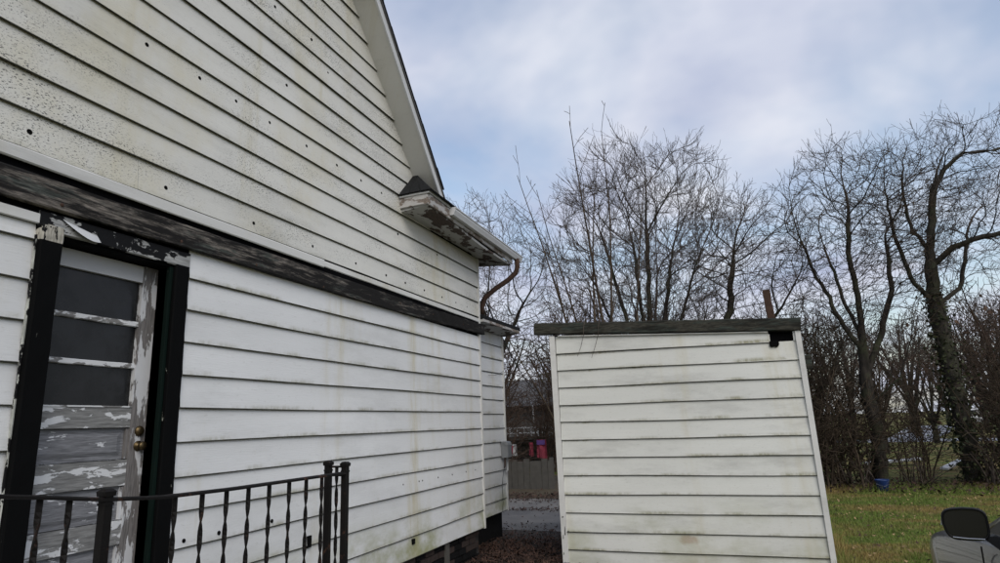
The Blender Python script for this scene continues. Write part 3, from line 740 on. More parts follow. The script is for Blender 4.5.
# ------------------------------------------------------------------ shed
SY = 7.6
shed = thing('shed', (-.7, SY, 0), 'leaning white vinyl sided shed with dark wooden beam on top', 'shed')
SL, SR = -2.06, .652
m = MB()
SD = 2.3
m.hexa([(SL, SY + .012, -.05), (SR + .03, SY + .012, -.05), (SR + .03, SY + SD, -.05), (SL, SY + SD, -.05), (SL - .02, SY + .012, 2.60), (SR, SY + .012, 2.455), (SR, SY + SD, 2.40), (SL - .02, SY + SD, 2.52)])
core = m.build('front_wall', 'tar', shed)
s_rng = random.Random(33)
for k in range(13):
    zl_ = 2.406 - (2.406 - .165) / 11 * k; zr_ = 2.368 - (2.368 - .171) / 11 * k
    ztl = zl_ + .2037; ztr = zr_ + .1997
    xl = -2.053 + .0016 * k; xr = .640 + .0075 * k * .55
    if k == 0:
        # top course: broken off before the right corner, its end ragged and rounded
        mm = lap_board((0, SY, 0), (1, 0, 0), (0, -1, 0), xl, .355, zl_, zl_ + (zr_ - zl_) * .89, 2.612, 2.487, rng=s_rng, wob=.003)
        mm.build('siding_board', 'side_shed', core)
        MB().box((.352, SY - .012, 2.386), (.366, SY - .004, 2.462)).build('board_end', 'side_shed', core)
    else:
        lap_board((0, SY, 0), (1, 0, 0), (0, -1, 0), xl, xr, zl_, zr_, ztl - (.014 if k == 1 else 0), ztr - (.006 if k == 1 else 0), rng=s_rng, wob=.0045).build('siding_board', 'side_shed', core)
# notch cut into the second course
pg = [(.358, 2.385), (.355, 2.334), (.372, 2.318), (.398, 2.325), (.421, 2.316), (.446, 2.330), (.452, 2.352), (.449, 2.388)]
MB().add([(x, SY - .0215, z) for x, z in pg] + [(x, SY - .003, z) for x, z in pg], [tuple(range(7, -1, -1)), tuple(range(8, 16))] + [(i, (i + 1) % 8, 8 + (i + 1) % 8, 8 + i) for i in range(8)]).build('rotted_notch', 'hole', core)
MB().box((.60, SY - .014, 2.375), (.630, SY - .004, 2.476)).build('channel', 'trim', core)
# side walls
for sx, nx in ((SR + .028, 1), (SL - .012, -1)):
    for k in range(13):
        zb = 2.17 - .2 * k
        if zb < -.06: continue
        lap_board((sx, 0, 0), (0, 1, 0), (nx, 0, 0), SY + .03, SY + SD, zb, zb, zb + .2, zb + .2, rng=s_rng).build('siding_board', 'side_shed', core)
def trimp(x0b, x1b, x0t, x1t, zb, zt0, zt1):
    MB().hexa([(x0b, SY - .034, zb), (x1b, SY - .034, zb), (x1b, SY + .06, zb), (x0b, SY + .06, zb), (x0t, SY - .034, zt0), (x1t, SY - .034, zt1), (x1t, SY + .06, zt1), (x0t, SY + .06, zt0)]).build('corner_trim', 'trim', shed)
trimp(-2.098, -2.030, -2.128, -2.063, -.03, 2.635, 2.63)
trimp(.672, .725, .622, .677, -.03, 2.486, 2.478)
bmq = MB().plank((-2.315, SY - .005, 2.738), (.690, SY - .005, 2.546), (0, 0, 1), .138, .10, 26, .004, cham=.010)
bmq.build('beam', 'shed_beam', shed)
MB().plank((-2.02, SY - .022, 2.628), (.35, SY - .022, 2.488), (0, 0, 1), .012, .02, 10, .001, cham=.002).build('top_channel', 'trim', shed)
rfm = MB(); rfm.hexa([(SL - .1, SY + .07, 2.63), (SR + .02, SY + .07, 2.47), (SR + .02, SY + SD + .1, 2.42), (SL - .1, SY + SD + .1, 2.54), (SL - .1, SY + .07, 2.655), (SR + .02, SY + .07, 2.495), (SR + .02, SY + SD + .1, 2.445), (SL - .1, SY + SD + .1, 2.565)])
rfm.build('flat_roof', 'shingle', shed)
MB().plank((SR + .05, SY + .32, 2.16), (SR + .13, SY + .32, 2.16), (0, 0, 1), .16, .05, 2, .002).build('rafter_stub', 'shed_beam', shed)
# paint losses at the foot of the left corner trim
for x, z, w_, h_ in ((-2.085, .52, .02, .018), (-2.062, .33, .012, .10), (-2.085, .29, .009, .05), (-2.025, .36, .012, .02), (-2.09, .12, .01, .03)):
    MB().hexa([(x, SY - .0365, z), (x + w_, SY - .0365, z + .006), (x + w_, SY - .02, z + .006), (x, SY - .02, z), (x + .004, SY - .0365, z + h_), (x + w_ * .8, SY - .0365, z + h_ * .9), (x + w_ * .8, SY - .02, z + h_ * .9), (x + .004, SY - .02, z + h_)]).build('paint_chip', 'shed_beam', shed)
pp = tag(MB().plank((.425, SY + .16, 2.45), (.395, SY + .15, 2.99), (1, 0, 0), .078, .014, 8, .004, cham=.003).build('rusty_stake', 'rust'), 'rusty metal stake rising behind the shed beam', 'stake')
# withered vines hanging over the beam
for x, x2, c in ((-1.68, -1.78, 0), (-1.50, -1.61, 1)):
    pts = [(x + .03, SY + .1, 2.83), (x + .01, SY - .03, 2.80), (x, SY - .085, 2.70), (x - .01, SY - .08, 2.60), (x * .5 + x2 * .5, SY - .075, 2.47), (x2, SY - .07, 2.36 - .03 * c)]
    tag(MB().tube(pts, [.004, .004, .004, .0035, .003, .002], 5).build('vine_twig', 'twig'), ('thin dry vine twig hanging left over the shed beam' if c == 0 else 'thin dry vine twig hanging right of its twin over the shed beam'), 'vine')

# ------------------------------------------------------------------ grass and leaves
def scatter_mesh(name, V, F, mat, smooth=False):
    me = bpy.data.meshes.new(name); nv = len(V); nf = len(F); k = F.shape[1]
    me.vertices.add(nv); me.vertices.foreach_set('co', V.astype(np.float32).ravel())
    me.loops.add(nf * k); me.loops.foreach_set('vertex_index', F.astype(np.int32).ravel())
    me.polygons.add(nf); me.polygons.foreach_set('loop_start', np.arange(0, nf * k, k, dtype=np.int32)); me.polygons.foreach_set('loop_total', np.full(nf, k, dtype=np.int32))
    me.update(calc_edges=True); me.materials.append(MAT[mat]); return me
def blades(N, x0, x1, y0, y1, h0, h1, w):
    x = nr.uniform(x0, x1, N); y = nr.uniform(y0, y1, N) ; h = nr.uniform(h0, h1, N); a = nr.uniform(0, 6.28, N); w = w * nr.uniform(.6, 1.5, N)
    lx = nr.normal(0, .45, N) * h; ly = nr.normal(0, .45, N) * h
    V = np.zeros((N, 3, 3)); V[:, 0] = np.c_[x - w * np.cos(a), y - w * np.sin(a), np.full(N, -.012)]; V[:, 1] = np.c_[x + w * np.cos(a), y + w * np.sin(a), np.full(N, -.012)]; V[:, 2] = np.c_[x + lx, y + ly, h]
    return V
Vb = [blades(90000, .9, 6.5, 6.0, 15.9, .012, .036, .006), blades(5000, 1, 9, 15.2, 16.6, .04, .15, .006), blades(12000, .9, 4, 5.5, 9, .02, .05, .004), blades(1500, .72, .95, 6.8, 10.2, .06, .22, .005)]
V = np.concatenate(Vb); N = len(V)
o = link('grass', scatter_mesh('grass', V.reshape(-1, 3), np.arange(N * 3).reshape(-1, 3), 'grass'), None); tag(o, 'short patchy winter grass of the lawn', 'grass'); o['kind'] = 'stuff'
def leaves(N, x, y, s0=.025, s1=.055, hz=.03):
    a = nr.uniform(0, 6.28, N); s_ = nr.uniform(s0, s1, N); t1 = nr.normal(0, .4, N); t2 = nr.normal(0, .4, N)
    ca, sa = np.cos(a), np.sin(a); z = nr.uniform(.004, hz, N)
    loc = [(-1, 0), (0, -.55), (1, 0), (0, .55)]
    V = np.zeros((N, 4, 3))
    for i, (u, v) in enumerate(loc):
        u_ = u * s_; v_ = v * s_
        V[:, i] = np.c_[x + u_ * ca - v_ * sa, y + u_ * sa + v_ * ca, np.maximum(.002, z + u_ * t1 + v_ * t2 + (.012 if i in (0, 2) else 0))]
    return V
Vs = []
n = 13000; Vs.append(leaves(n, nr.uniform(-4.6, -1.2, n), np.clip(nr.normal(7.9, .85, n), 5, 10.4), .012, .032, .03))
n = 220; Vs.append(leaves(n, nr.uniform(-6, -1, n), nr.uniform(9.6, 13.8, n), .012, .03, hz=.01))
n = 2200; Vs.append(leaves(n, nr.uniform(-7, -1, n), nr.normal(14.2, .5, n), .015, .04))
n = 700; Vs.append(leaves(n, nr.uniform(-7, -1, n), nr.normal(12.1, .10, n), .015, .035))
n = 500; Vs.append(leaves(n, nr.uniform(.9, 7, n), nr.uniform(7, 15.5, n), .015, .03, hz=.05))
Vt = leaves(800, nr.uniform(.9, 7, 800), nr.uniform(6.5, 15.9, 800), .012, .028, hz=.035)
n = 3500; Vs.append(leaves(n, nr.uniform(-1, 9, n), nr.normal(16.3, .7, n), hz=.10))
V = np.concatenate(Vs); N = len(V)
o = link('leaf_litter', scatter_mesh('leaf_litter', V.reshape(-1, 3), np.arange(N * 4).reshape(-1, 4), 'leaf'), None); tag(o, 'brown dead leaves littering the ground by the house and lawn edge', 'leaves'); o['kind'] = 'stuff'

MAT['tanleaf'] = plain('tan_leaf', (.30, .20, .10), .85, var=.5, scale=11)
o = link('lawn_leaves', scatter_mesh('lawn_leaves', Vt.reshape(-1, 3), np.arange(len(Vt) * 4).reshape(-1, 4), 'tanleaf'), None); tag(o, 'pale tan leaves scattered over the lawn', 'leaves'); o['kind'] = 'stuff'

# ------------------------------------------------------------------ trees
class Tree:
    def __init__(s, seed): s.r = random.Random(seed); s.out = {}
    def rv(s):
        return Vector((s.r.gauss(0, 1), s.r.gauss(0, 1), s.r.gauss(0, 1)))
    def put(s, lvl, pts, rad): s.out.setdefault(lvl, []).append((pts, rad))
    def grow(s, p, d, L, r, lvl, P):
        n = max(2, min(14 if lvl == 0 else 8, int(L / P['seg'][lvl]) + 1)); st_ = L / n; pts = [p]; rs = [r]; d = d.normalized()
        rt = max(P['rmin'], r * P['taper'])
        for i in range(n):
            d = (d + s.rv() * P['wig'][lvl] + Vector((0, 0, P['up'][lvl]))).normalized(); p = p + d * st_; pts.append(p); rs.append(r + (rt - r) * (i + 1) / n)
        s.put(lvl, pts, rs); s.sprout(pts, rs, L, lvl, P)
    def sprout(s, pts, rs, L, lvl, P, t0=None):
        if lvl + 1 > P['max']: return
        n = len(pts) - 1; c = L * P['dens'][lvl]; c = int(c) + (s.r.random() < c - int(c))
        t0 = P['t0'][lvl] if t0 is None else t0
        for k in range(c):
            t = t0 + (1 - t0) * (k + s.r.random()) / c; i = min(n - 1, int(t * n)); f = t * n - i
            q = pts[i].lerp(pts[i + 1], f); d = (pts[i + 1] - pts[i]).normalized(); rr = rs[i] + (rs[i + 1] - rs[i]) * f
            a = R(s.r.gauss(P['ang'][lvl], 9)); o = d.orthogonal().normalized(); o.rotate(Matrix.Rotation(s.r.uniform(0, 6.283), 3, d))
            cd = d * math.cos(a) + o * math.sin(a)
            if cd.z < -.25: cd.z *= -.4
            cl = L * P['rat'][lvl] * (1 - .55 * t) * s.r.uniform(.6, 1.25)
            cl = min(cl, P['lmax'][lvl])
            if cl < .10: continue
            s.grow(q, cd, cl, max(P['rmin'], rr * P.get('kr', .5)), lvl + 1, P)
    def mesh(s, name, lvls, mat, sides):
        VV = []; FF = []; off = 0; groups = {}
        for l in lvls:
            for pts, rad in s.out.get(l, []): groups.setdefault((len(pts), sides[min(l, len(sides) - 1)]), []).append((pts, rad))
        for (n, k), L in groups.items():
            Pn = np.array([[tuple(p) for p in pts] for pts, _ in L]); Rn = np.array([r_ for _, r_ in L])
            T = np.empty_like(Pn); T[:, 1:-1] = Pn[:, 2:] - Pn[:, :-2]; T[:, 0] = Pn[:, 1] - Pn[:, 0]; T[:, -1] = Pn[:, -1] - Pn[:, -2]
            T /= np.linalg.norm(T, axis=2, keepdims=True) + 1e-9
            ref = np.array([.577, .211, .789]); mean = Pn[:, -1] - Pn[:, 0]; mean /= np.linalg.norm(mean, axis=1, keepdims=True) + 1e-9
            rf_ = np.where(np.abs(mean @ ref)[:, None] > .9, np.array([1., 0, 0]), ref)[:, None, :]
            A = np.cross(T, rf_); A /= np.linalg.norm(A, axis=2, keepdims=True) + 1e-9; B = np.cross(T, A)
            q = np.arange(k) * 2 * np.pi / k
            ring = Pn[:, :, None, :] + (A[:, :, None, :] * np.cos(q)[None, None, :, None] + B[:, :, None, :] * np.sin(q)[None, None, :, None]) * Rn[:, :, None, None]
            b = len(L); VV.append(ring.reshape(-1, 3))
            idx = np.arange(b * n * k).reshape(b, n, k) + off; j2 = (np.arange(k) + 1) % k
            f = np.stack([idx[:, :-1], idx[:, :-1][:, :, j2], idx[:, 1:][:, :, j2], idx[:, 1:]], -1).reshape(-1, 4); FF.append(f); off += b * n * k
        if not VV: return None
        return scatter_mesh(name, np.concatenate(VV), np.concatenate(FF), mat)

PB = dict(seg=[.6, .5, .35, .25, .2, .2], wig=[.05, .10, .13, .16, .18, .2], up=[.03, .05, .06, .06, .05, .04], dens=[1.6, 2.6, 4.2, 6.0, 6], t0=[.35, .22, .12, .1, .1], ang=[38, 42, 44, 46, 46], rat=[.55, .5, .48, .5, .5], lmax=[4, 2.0, 1.0, .5, .3], rmin=.0045, taper=.35, max=5)
def mk(**k): d = dict(PB); d.update(k); return d
tree_stats = []
def finish(T, name, loc, label, mats=('barkB', 'twig'), split=2, group=None, extra=None):
    t = thing(name, loc, label, 'tree', group)
    top = max(T.out)
    sd = [10, 7, 5, 4, 3, 3]
    me = T.mesh('trunk', range(0, split), mats[0], sd); o = link('trunk', me, None, t, True)
    me2 = T.mesh('crown', range(split, top + 1), mats[1], sd); o2 = link('crown', me2, None, t)
    tree_stats.append((name, len(me.polygons) + len(me2.polygons)))
    return t

def V3(*a): return Vector(a)
# sapling cluster right behind the shed: long straight shoots
T = Tree(3); P = mk(dens=[1.5, 2.0, 2.0, 3], ang=[34, 40, 42, 45], rat=[.20, .45, .5, .5], lmax=[1.6, .7, .35, .2], max=3, up=[.012, .05, .05, .05], wig=[.035, .07, .1, .12], t0=[.42, .2, .2, .2], seg=[.8, .35, .25, .2], rmin=.004, taper=.16)
b0 = V3(-1.98, 10.6, 0)
for dx_, dy_, L, r in ((-.17, .02, 6.6, .035), (-.10, -.05, 5.6, .028), (-.04, .05, 6.3, .03), (.02, -.03, 6.5, .032), (.075, .03, 6.75, .036), (.13, -.02, 5.5, .028), (-.26, .04, 4.9, .026), (-.40, .02, 4.3, .024), (.22, .05, 4.9, .026), (-.06, .10, 5.2, .024)):
    T.grow(b0 + V3(T.r.uniform(-.2, .2), T.r.uniform(-.2, .2), 0), V3(dx_, dy_, 1), L, r, 0, P)
finish(T, 'sapling_tree', (-1.98, 10.6, 0), 'cluster of long straight bare shoots rising right behind the shed beam', ('twigD', 'twigD'), 1)
# larger trees: branches compete for space inside a crown shape, then fine twigs sprout from the tips
def colonize(T, skel, pts, rbase, step=.22, di=1.5, dk=.40, up=.12, jit=.18, iters=140, rmin=.0045, twigs=3, tl=.5, ex=1.62, tup=.07, inert=.5):
    rg = np.random.RandomState(T.r.randint(0, 99999))
    nodes = []; par = []
    for line in skel:                                    # polylines; a line starts at the node nearest to its first point
        p = Vector(line[0])
        if nodes: cur = min(range(len(nodes)), key=lambda q: (nodes[q] - p).length_squared)
        else: nodes.append(p); par.append(-1); cur = 0
        for b in line[1:]:
            b = Vector(b); a = nodes[cur]; n = max(1, int((b - a).length / step + .5))
            for k in range(1, n + 1):
                nodes.append(a.lerp(b, k / n) + (T.rv() * .013 if k < n else Vector())); par.append(cur); cur = len(nodes) - 1
    X = np.array([tuple(p) for p in nodes]); par = list(par); A = pts.copy()
    D = np.full(len(A), 1e9); I = np.zeros(len(A), int)
    def upd(start):
        nonlocal D, I
        for q in range(start, len(X)):
            d = ((A - X[q]) ** 2).sum(1); m = d < D; D[m] = d[m]; I[m] = q
    upd(0); kids = {}
    for it in range(iters):
        act = D < di * di
        if not act.any():
            act = D <= np.sort(D)[min(8, len(D) - 1)]
        dirs = {}
        v = A[act] - X[I[act]]; v /= np.linalg.norm(v, axis=1, keepdims=True) + 1e-9
        ids = I[act]; order = np.argsort(ids, kind='stable'); ids = ids[order]; v = v[order]
        un, st0 = np.unique(ids, return_index=True); sums = np.add.reduceat(v, st0, axis=0)
        newX = []; start = len(X)
        for q, sm in zip(un, sums):
            if kids.get(q, 0) >= 3: continue
            pq = par[q]; d0 = X[q] - X[pq] if pq >= 0 else np.array([0, 0, 1.0]); d0 = d0 / (np.linalg.norm(d0) + 1e-9)
            d = sm / (np.linalg.norm(sm) + 1e-9) + d0 * inert + np.array([0, 0, up]) + rg.normal(0, jit, 3); d /= np.linalg.norm(d) + 1e-9
            newX.append(X[q] + d * step); par.append(int(q)); kids[q] = kids.get(q, 0) + 1
        if not newX: break
        X = np.concatenate([X, np.array(newX)]); upd(start)
        keep = D > dk * dk
        A = A[keep]; D = D[keep]; I = I[keep]
        if len(A) < 5: break
    N = len(X); ch = [[] for _ in range(N)]
    for q in range(N):
        if par[q] >= 0: ch[par[q]].append(q)
    cnt = np.zeros(N)
    for q in range(N - 1, -1, -1):
        cnt[q] = max(1, sum(cnt[c] for c in ch[q]))
    tot = cnt[0]; rad = np.maximum(rmin * 1.2, rbase * (cnt / tot) ** (1 / ex))
    stack = [(0, [0])]
    while stack:
        q, line = stack.pop()
        while ch[q]:
            c = sorted(ch[q], key=lambda k: -cnt[k])
            for o in c[1:]: stack.append((o, [q, o]))
            q = c[0]; line.append(q)
        rs = [rad[k] for k in line]
        if line[0] != 0 and len(rs) > 1: rs[0] = rs[1]
        rs[-1] = rmin
        for a in range(0, len(line) - 1, 12):
            seg = line[a:a + 13]; T.put(0 if rad[seg[0]] > rbase * .22 else 1, [Vector(X[k]) for k in seg], rs[a:a + 13])
    P = mk(seg=[.2, .2, .2, .2, .16], max=4, rmin=rmin * .8, taper=.6, wig=[.1, .1, .12, .13, .15], up=[tup] * 6, dens=[3, 3, 3, 4.5, 3], ang=[30, 30, 32, 36, 36], rat=[.6, .6, .6, .6, .6], lmax=[1, 1, .8, .4, .3], t0=[.1] * 5)
    for q in range(N):
        if cnt[q] <= 9 and rad[q] < .022:
            d0 = Vector(X[q] - X[par[q]]).normalized(); tip = not ch[q]
            for k in range(twigs if tip else (1 if T.r.random() < .85 else 0)):
                d = (d0 + T.rv() * (.35 if tip else .6)).normalized()
                T.grow(Vector(X[q]), d, tl * T.r.uniform(.5, 1.3), rmin, 3, P)
    return T
def cloud(seed, n, fn, lo, hi):
    rg = np.random.RandomState(seed); out = []
    while len(out) < n:
        p = rg.uniform(lo, hi)
        if fn(p): out.append(p)
    return np.array(out)
def ell(p, c, r): return sum(((p[i] - c[i]) / r[i]) ** 2 for i in range(3)) < 1
# big fan shaped tree above the shed
T = Tree(11); b = V3(-2.0, 16.2, 0)
fan = lambda p: ell(p, (-1.95, 16.2, 5.7), (2.5, 1.8, 2.75)) and abs(p[0] + 1.98) < .25 + 2.4 * min(1, (p[2] - 1.6) / 4.2)
skel = [[(-2, 16.2, 0), (-1.98, 16.2, 1.5)]]
for a, y_, z0, z1 in ((-1.35, .3, 1.2, 5.2), (-.8, -.5, 1.4, 5.8), (-.25, .4, 1.5, 6.2), (.2, -.2, 1.5, 6.4), (.75, .5, 1.4, 5.9), (1.3, -.3, 1.2, 5.2), (-.5, .9, 1.5, 5.2), (.45, -.9, 1.5, 5.2)):
    skel.append([(-1.98, 16.2, z0), (-2 + a * .45, 16.2 + y_ * .5, (z0 + z1) / 2), (-2 + a, 16.2 + y_, z1)])
colonize(T, skel, cloud(1, 1900, fan, (-5, 14, 2.4), (1, 18.4, 9.2)), .17, up=.5, jit=.05, inert=1.1, step=.20, dk=.27, di=1.1, twigs=3, tl=.62, tup=.16, rmin=.0042)
finish(T, 'fan_tree', (-2, 16.2, 0), 'large bare fan shaped tree with many upright stems above the shed', ('barkA', 'twig'), 1)
# rounder tree right of it
T = Tree(23)
rnd_ = lambda p: ell(p, (.35, 17.2, 5.2), (1.85, 1.6, 2.25))
colonize(T, [[(-.4, 17.2, 0), (-.42, 17.2, 1.6), (-.35, 17.2, 3.0), (.0, 17.3, 4.4), (.2, 17.2, 5.6)], [(-.38, 17.2, 2.3), (.5, 17.0, 3.4), (1.2, 17, 4.2)], [(-.38, 17.2, 2.6), (-.8, 17.5, 4.0)]], cloud(2, 1150, rnd_, (-2, 15, 2.9), (2.6, 19.2, 8.0)), .13, up=.2, jit=.10, inert=.8, step=.18, dk=.26, di=1.1, twigs=3, tl=.52, rmin=.0042)
finish(T, 'round_tree', (-.4, 17.2, 0), 'bare rounded tree between the fan shaped tree and rusty stake', ('barkA', 'twig'), 1)
# dark tree right of the shed, forked low
T = Tree(37)
drk = lambda p: ell(p, (2.85, 16.5, 5.3), (1.95, 1.7, 2.6))
colonize(T, [[(2.7, 16.5, 0), (2.72, 16.5, 1.2), (2.67, 16.5, 2.3), (2.72, 16.5, 3.1), (2.78, 16.5, 4.2), (2.7, 16.4, 5.2), (2.85, 16.4, 6.3)], [(2.70, 16.5, 2.8), (2.35, 16.5, 3.7), (1.95, 16.6, 4.9), (1.75, 16.6, 5.8)], [(2.68, 16.5, 2.4), (3.1, 16.6, 3.2), (3.5, 16.6, 4.3), (3.55, 16.6, 5.6)], [(2.7, 16.5, 2.0), (2.2, 16.2, 2.7), (1.6, 16.1, 3.3)], [(2.72, 16.5, 3.0), (2.5, 16.9, 4.4), (2.3, 17, 5.6)], [(2.7, 16.5, 1.7), (3.3, 16.2, 2.3), (3.6, 16.1, 3.1)]],
         cloud(3, 1700, drk, (.8, 14.5, 2.4), (5, 18.5, 8.3)), .145, up=.16, jit=.14, inert=.7, step=.18, dk=.26, di=1.1, twigs=3, tl=.52, rmin=.0045)
finish(T, 'dark_forked_tree', (2.7, 16.5, 0), 'bare dark tree with low fork standing just right of the shed', ('barkA', 'twigD'), 1)
# big grey tree at the right edge, ivy on its trunk
T = Tree(41)
limbs = [[(4.52, 17, 0), (4.50, 17, 1.2), (4.45, 17, 2.4), (4.40, 17, 3.6), (4.42, 17, 4.6), (4.46, 17, 5.2), (4.66, 17.1, 5.9), (4.78, 17.1, 6.6), (5.05, 17.0, 7.1), (5.5, 17, 7.45), (6.1, 17, 7.4), (6.6, 17, 7.5)],
         [(4.46, 17, 5.1), (4.20, 17.0, 5.7), (4.12, 16.9, 6.6), (4.2, 16.8, 7.2)],
         [(4.44, 17, 4.9), (4.9, 16.9, 5.2), (5.5, 16.8, 5.35), (6.1, 16.7, 5.4), (6.9, 16.7, 5.6)],
         [(4.78, 17.1, 6.6), (5.0, 17.3, 7.2), (5.2, 17.3, 7.6)],
         [(4.40, 17, 3.7), (3.95, 16.8, 4.6), (3.75, 16.7, 5.6), (3.7, 16.6, 6.6)],
         [(4.42, 17, 3.9), (5.0, 17.3, 4.3), (5.2, 17.3, 4.9), (5.4, 17.3, 5.7)],
         [(4.45, 17, 2.0), (4.9, 16.5, 1.6), (5.5, 16.3, 1.55), (6.0, 16.3, 2.0), (6.4, 16.3, 2.9)],
         [(4.4, 17, 3.2), (3.9, 16.5, 3.0), (3.5, 16.3, 2.7), (3.1, 16.2, 2.9)]]
big = lambda p: ell(p, (5.2, 17, 6.2), (2.4, 1.9, 1.85)) or ell(p, (4.2, 16.8, 6.0), (.9, 1.2, 1.9))
colonize(T, limbs, cloud(4, 1500, big, (2.6, 15, 4.0), (7.6, 19, 8.9)), .175, up=.12, jit=.16, inert=.7, step=.18, dk=.26, di=1.1, twigs=3, tl=.55, rmin=.0042)
tb = finish(T, 'ivy_tree', (4.52, 17, 0), 'tall bare grey tree with bent limb and ivy clad trunk at far right', ('barkB', 'twig'), 1)
def ivy(tn, axis, N, seed, zmax, rad, sc=.05):
    rg = np.random.RandomState(seed); z = rg.uniform(0, zmax, N) ** 1.0; a = rg.uniform(0, 6.28, N); rr = rad(z) + rg.exponential(.07, N)
    cx, cy = axis(z); x = cx + rr * np.cos(a); y = cy + rr * np.sin(a); s_ = rg.uniform(.5, 1.3, N) * sc
    C = np.c_[x, y, z]; U = rg.normal(0, 1, (N, 3)); U /= np.linalg.norm(U, axis=1)[:, None]; W = np.cross(U, rg.normal(0, 1, (N, 3))); W /= np.linalg.norm(W, axis=1)[:, None]
    V = np.stack([C - U * s_[:, None], C - W * s_[:, None] * .6, C + U * s_[:, None], C + W * s_[:, None] * .6], 1).reshape(-1, 3)
    o = link('ivy', scatter_mesh('ivy', V, np.arange(N * 4).reshape(-1, 4), 'ivy'), None, tn); o['kind'] = 'stuff'
ivy(tb, lambda z: (4.52 - z * .035, 17 + z * 0), 1500, 2, 4.2, lambda z: .19 - z * .015)
# tree behind the house
T = Tree(53)
bkt = lambda p: ell(p, (-8.3, 21.5, 6.6), (2.9, 2.2, 3.4)) or ell(p, (-6.9, 21.5, 5.6), (1.3, 1.4, 2.2))
colonize(T, [[(-8.3, 21.5, 0), (-8.3, 21.5, 1.8), (-8.2, 21.5, 3.2), (-8.4, 21.4, 5.5)], [(-8.25, 21.5, 3.2), (-7.6, 21.6, 4.6), (-7.1, 21.6, 5.6)]], cloud(5, 950, bkt, (-11.3, 19, 2.6), (-4.9, 24, 10.8)), .14, up=.14, jit=.14, step=.24, dk=.34, di=1.4, twigs=3, tl=.7, rmin=.0055)
finish(T, 'house_back_tree', (-8.3, 21.5, 0), 'bare spreading tree seen past the gutter behind the house', ('barkA', 'twig'), 1)

# --- shrubs: a few shapes, copied
def shrub(seed, h, spread, stems, twl, mats, vine=False):
    T = Tree(seed); P = mk(dens=[3.2, 4.5, 5.0, 5], ang=[42, 48, 50, 50], rat=[.55, .55, .5, .5], lmax=[1.6, .9, .5, .3], up=[-.01 if vine else .02, .01, .02, .02], wig=[.12, .18, .2, .2], t0=[.08, .1, .1, .1], max=3, rmin=.0055, taper=.3, seg=[.35, .3, .22, .2])
    for i in range(stems):
        a = T.r.uniform(0, 6.28); s_ = T.r.uniform(.05, spread)
        T.grow(V3(T.r.uniform(-.5, .5), T.r.uniform(-.4, .4), -.02), V3(math.cos(a) * s_, math.sin(a) * s_, 1), h * T.r.uniform(.55, 1.05), T.r.uniform(.014, .035), 0, P)
    sd = [5, 4, 3, 3]
    return T.mesh('stems', [0], mats[0], sd), T.mesh('twigs', [1, 2, 3], mats[1], sd)
def leafmass(seed, N, h, w, mat, sc=.035):
    rg = np.random.RandomState(seed); C = np.c_[rg.normal(0, w, N), rg.normal(0, w, N), rg.beta(1.6, 2.2, N) * h]; U = rg.normal(0, 1, (N, 3)); U /= np.linalg.norm(U, axis=1)[:, None]; W = np.cross(U, rg.normal(0, 1, (N, 3))); W /= np.linalg.norm(W, axis=1)[:, None]
    s_ = rg.uniform(.5, 1.3, N)[:, None] * sc
    V = np.stack([C - U * s_, C - W * s_ * .6, C + U * s_, C + W * s_ * .6], 1).reshape(-1, 3)
    return scatter_mesh('leaves', V, np.arange(N * 4).reshape(-1, 4), mat)
SH = [shrub(101, 3.4, .5, 13, 0, ('twigD', 'twigD')), shrub(102, 2.3, .8, 15, 0, ('twigD', 'twigD'), True), shrub(103, 4.2, .4, 11, 0, ('twigD', 'twigD')), shrub(104, 1.6, 1.1, 16, 0, ('twig', 'twigD'), True), shrub(105, 3.6, .5, 13, 0, ('twigR', 'twigR'))]
LV = [leafmass(1, 420, 3.0, .55, 'ivy'), leafmass(2, 300, 1.8, .6, 'ivy'), leafmass(3, 420, 3.4, .5, 'russet', .03)]
s_rg = random.Random(77)
def place_shrub(i, x, y, sc, label, group, leaf=None, name='bare_shrub'):
    t = thing(name, (x, y, 0), label, 'shrub', group)
    rz = s_rg.uniform(0, 6.28)
    for nm, me in zip(('stems', 'twigs'), SH[i]):
        o = bpy.data.objects.new(nm, me); COL.objects.link(o); o.parent = t
    if leaf is not None:
        o = bpy.data.objects.new('leaves', LV[leaf]); COL.objects.link(o); o.parent = t; o['kind'] = 'stuff'
    t.rotation_euler = (0, 0, rz); t.scale = (sc, sc, sc * s_rg.uniform(.9, 1.1))
lab = 'dark bare shrub in the tangled thicket beyond the lawn'; grp = 'thicket shrubs beyond the lawn'
for i, x, y, sc, lf in ((0, 1.1, 16.2, 1, 0), (1, 1.9, 16.4, 1, None), (2, .6, 17.0, 1, None), (3, 2.2, 16.4, .8, 1), (2, 1.7, 17.6, 1, 0), (0, 2.3, 17.4, .8, 0), (3, 5.0, 16.5, .9, 1), (1, 5.4, 16.8, 1.1, 1), (0, 5.9, 16.9, 1, 0), (2, 6.4, 17.4, .95, None), (3, 6.3, 16.4, 1.1, 1), (1, 7.2, 16.8, 1.1, None), (2, 7.4, 18, 1, None), (1, .2, 16.4, 1.1, 1), (0, -.6, 17.4, .8, None), (3, 7.4, 16.3, 1.1, 1), (2, 3.5, 17.6, .75, None), (3, 3.3, 16.3, .55, None), (0, 8.1, 17.5, 1.1, 0), (4, 6.8, 19.5, 1.2, None)):
    lab = ('dark bare shrub in the thicket half hidden by the shed edge' if x < .9 else 'dark bare shrub between the shed and the low forked tree' if x < 2.5 else 'low bare shrub between the forked tree and ivy clad trunk' if x < 4.4 else 'dark bare shrub right of the ivy clad trunk')
    place_shrub(i, x, y, sc, lab, grp, lf)
lab = 'russet bare shrub in the gap between house and shed'; grp = 'shrubs in the gap between house and shed'
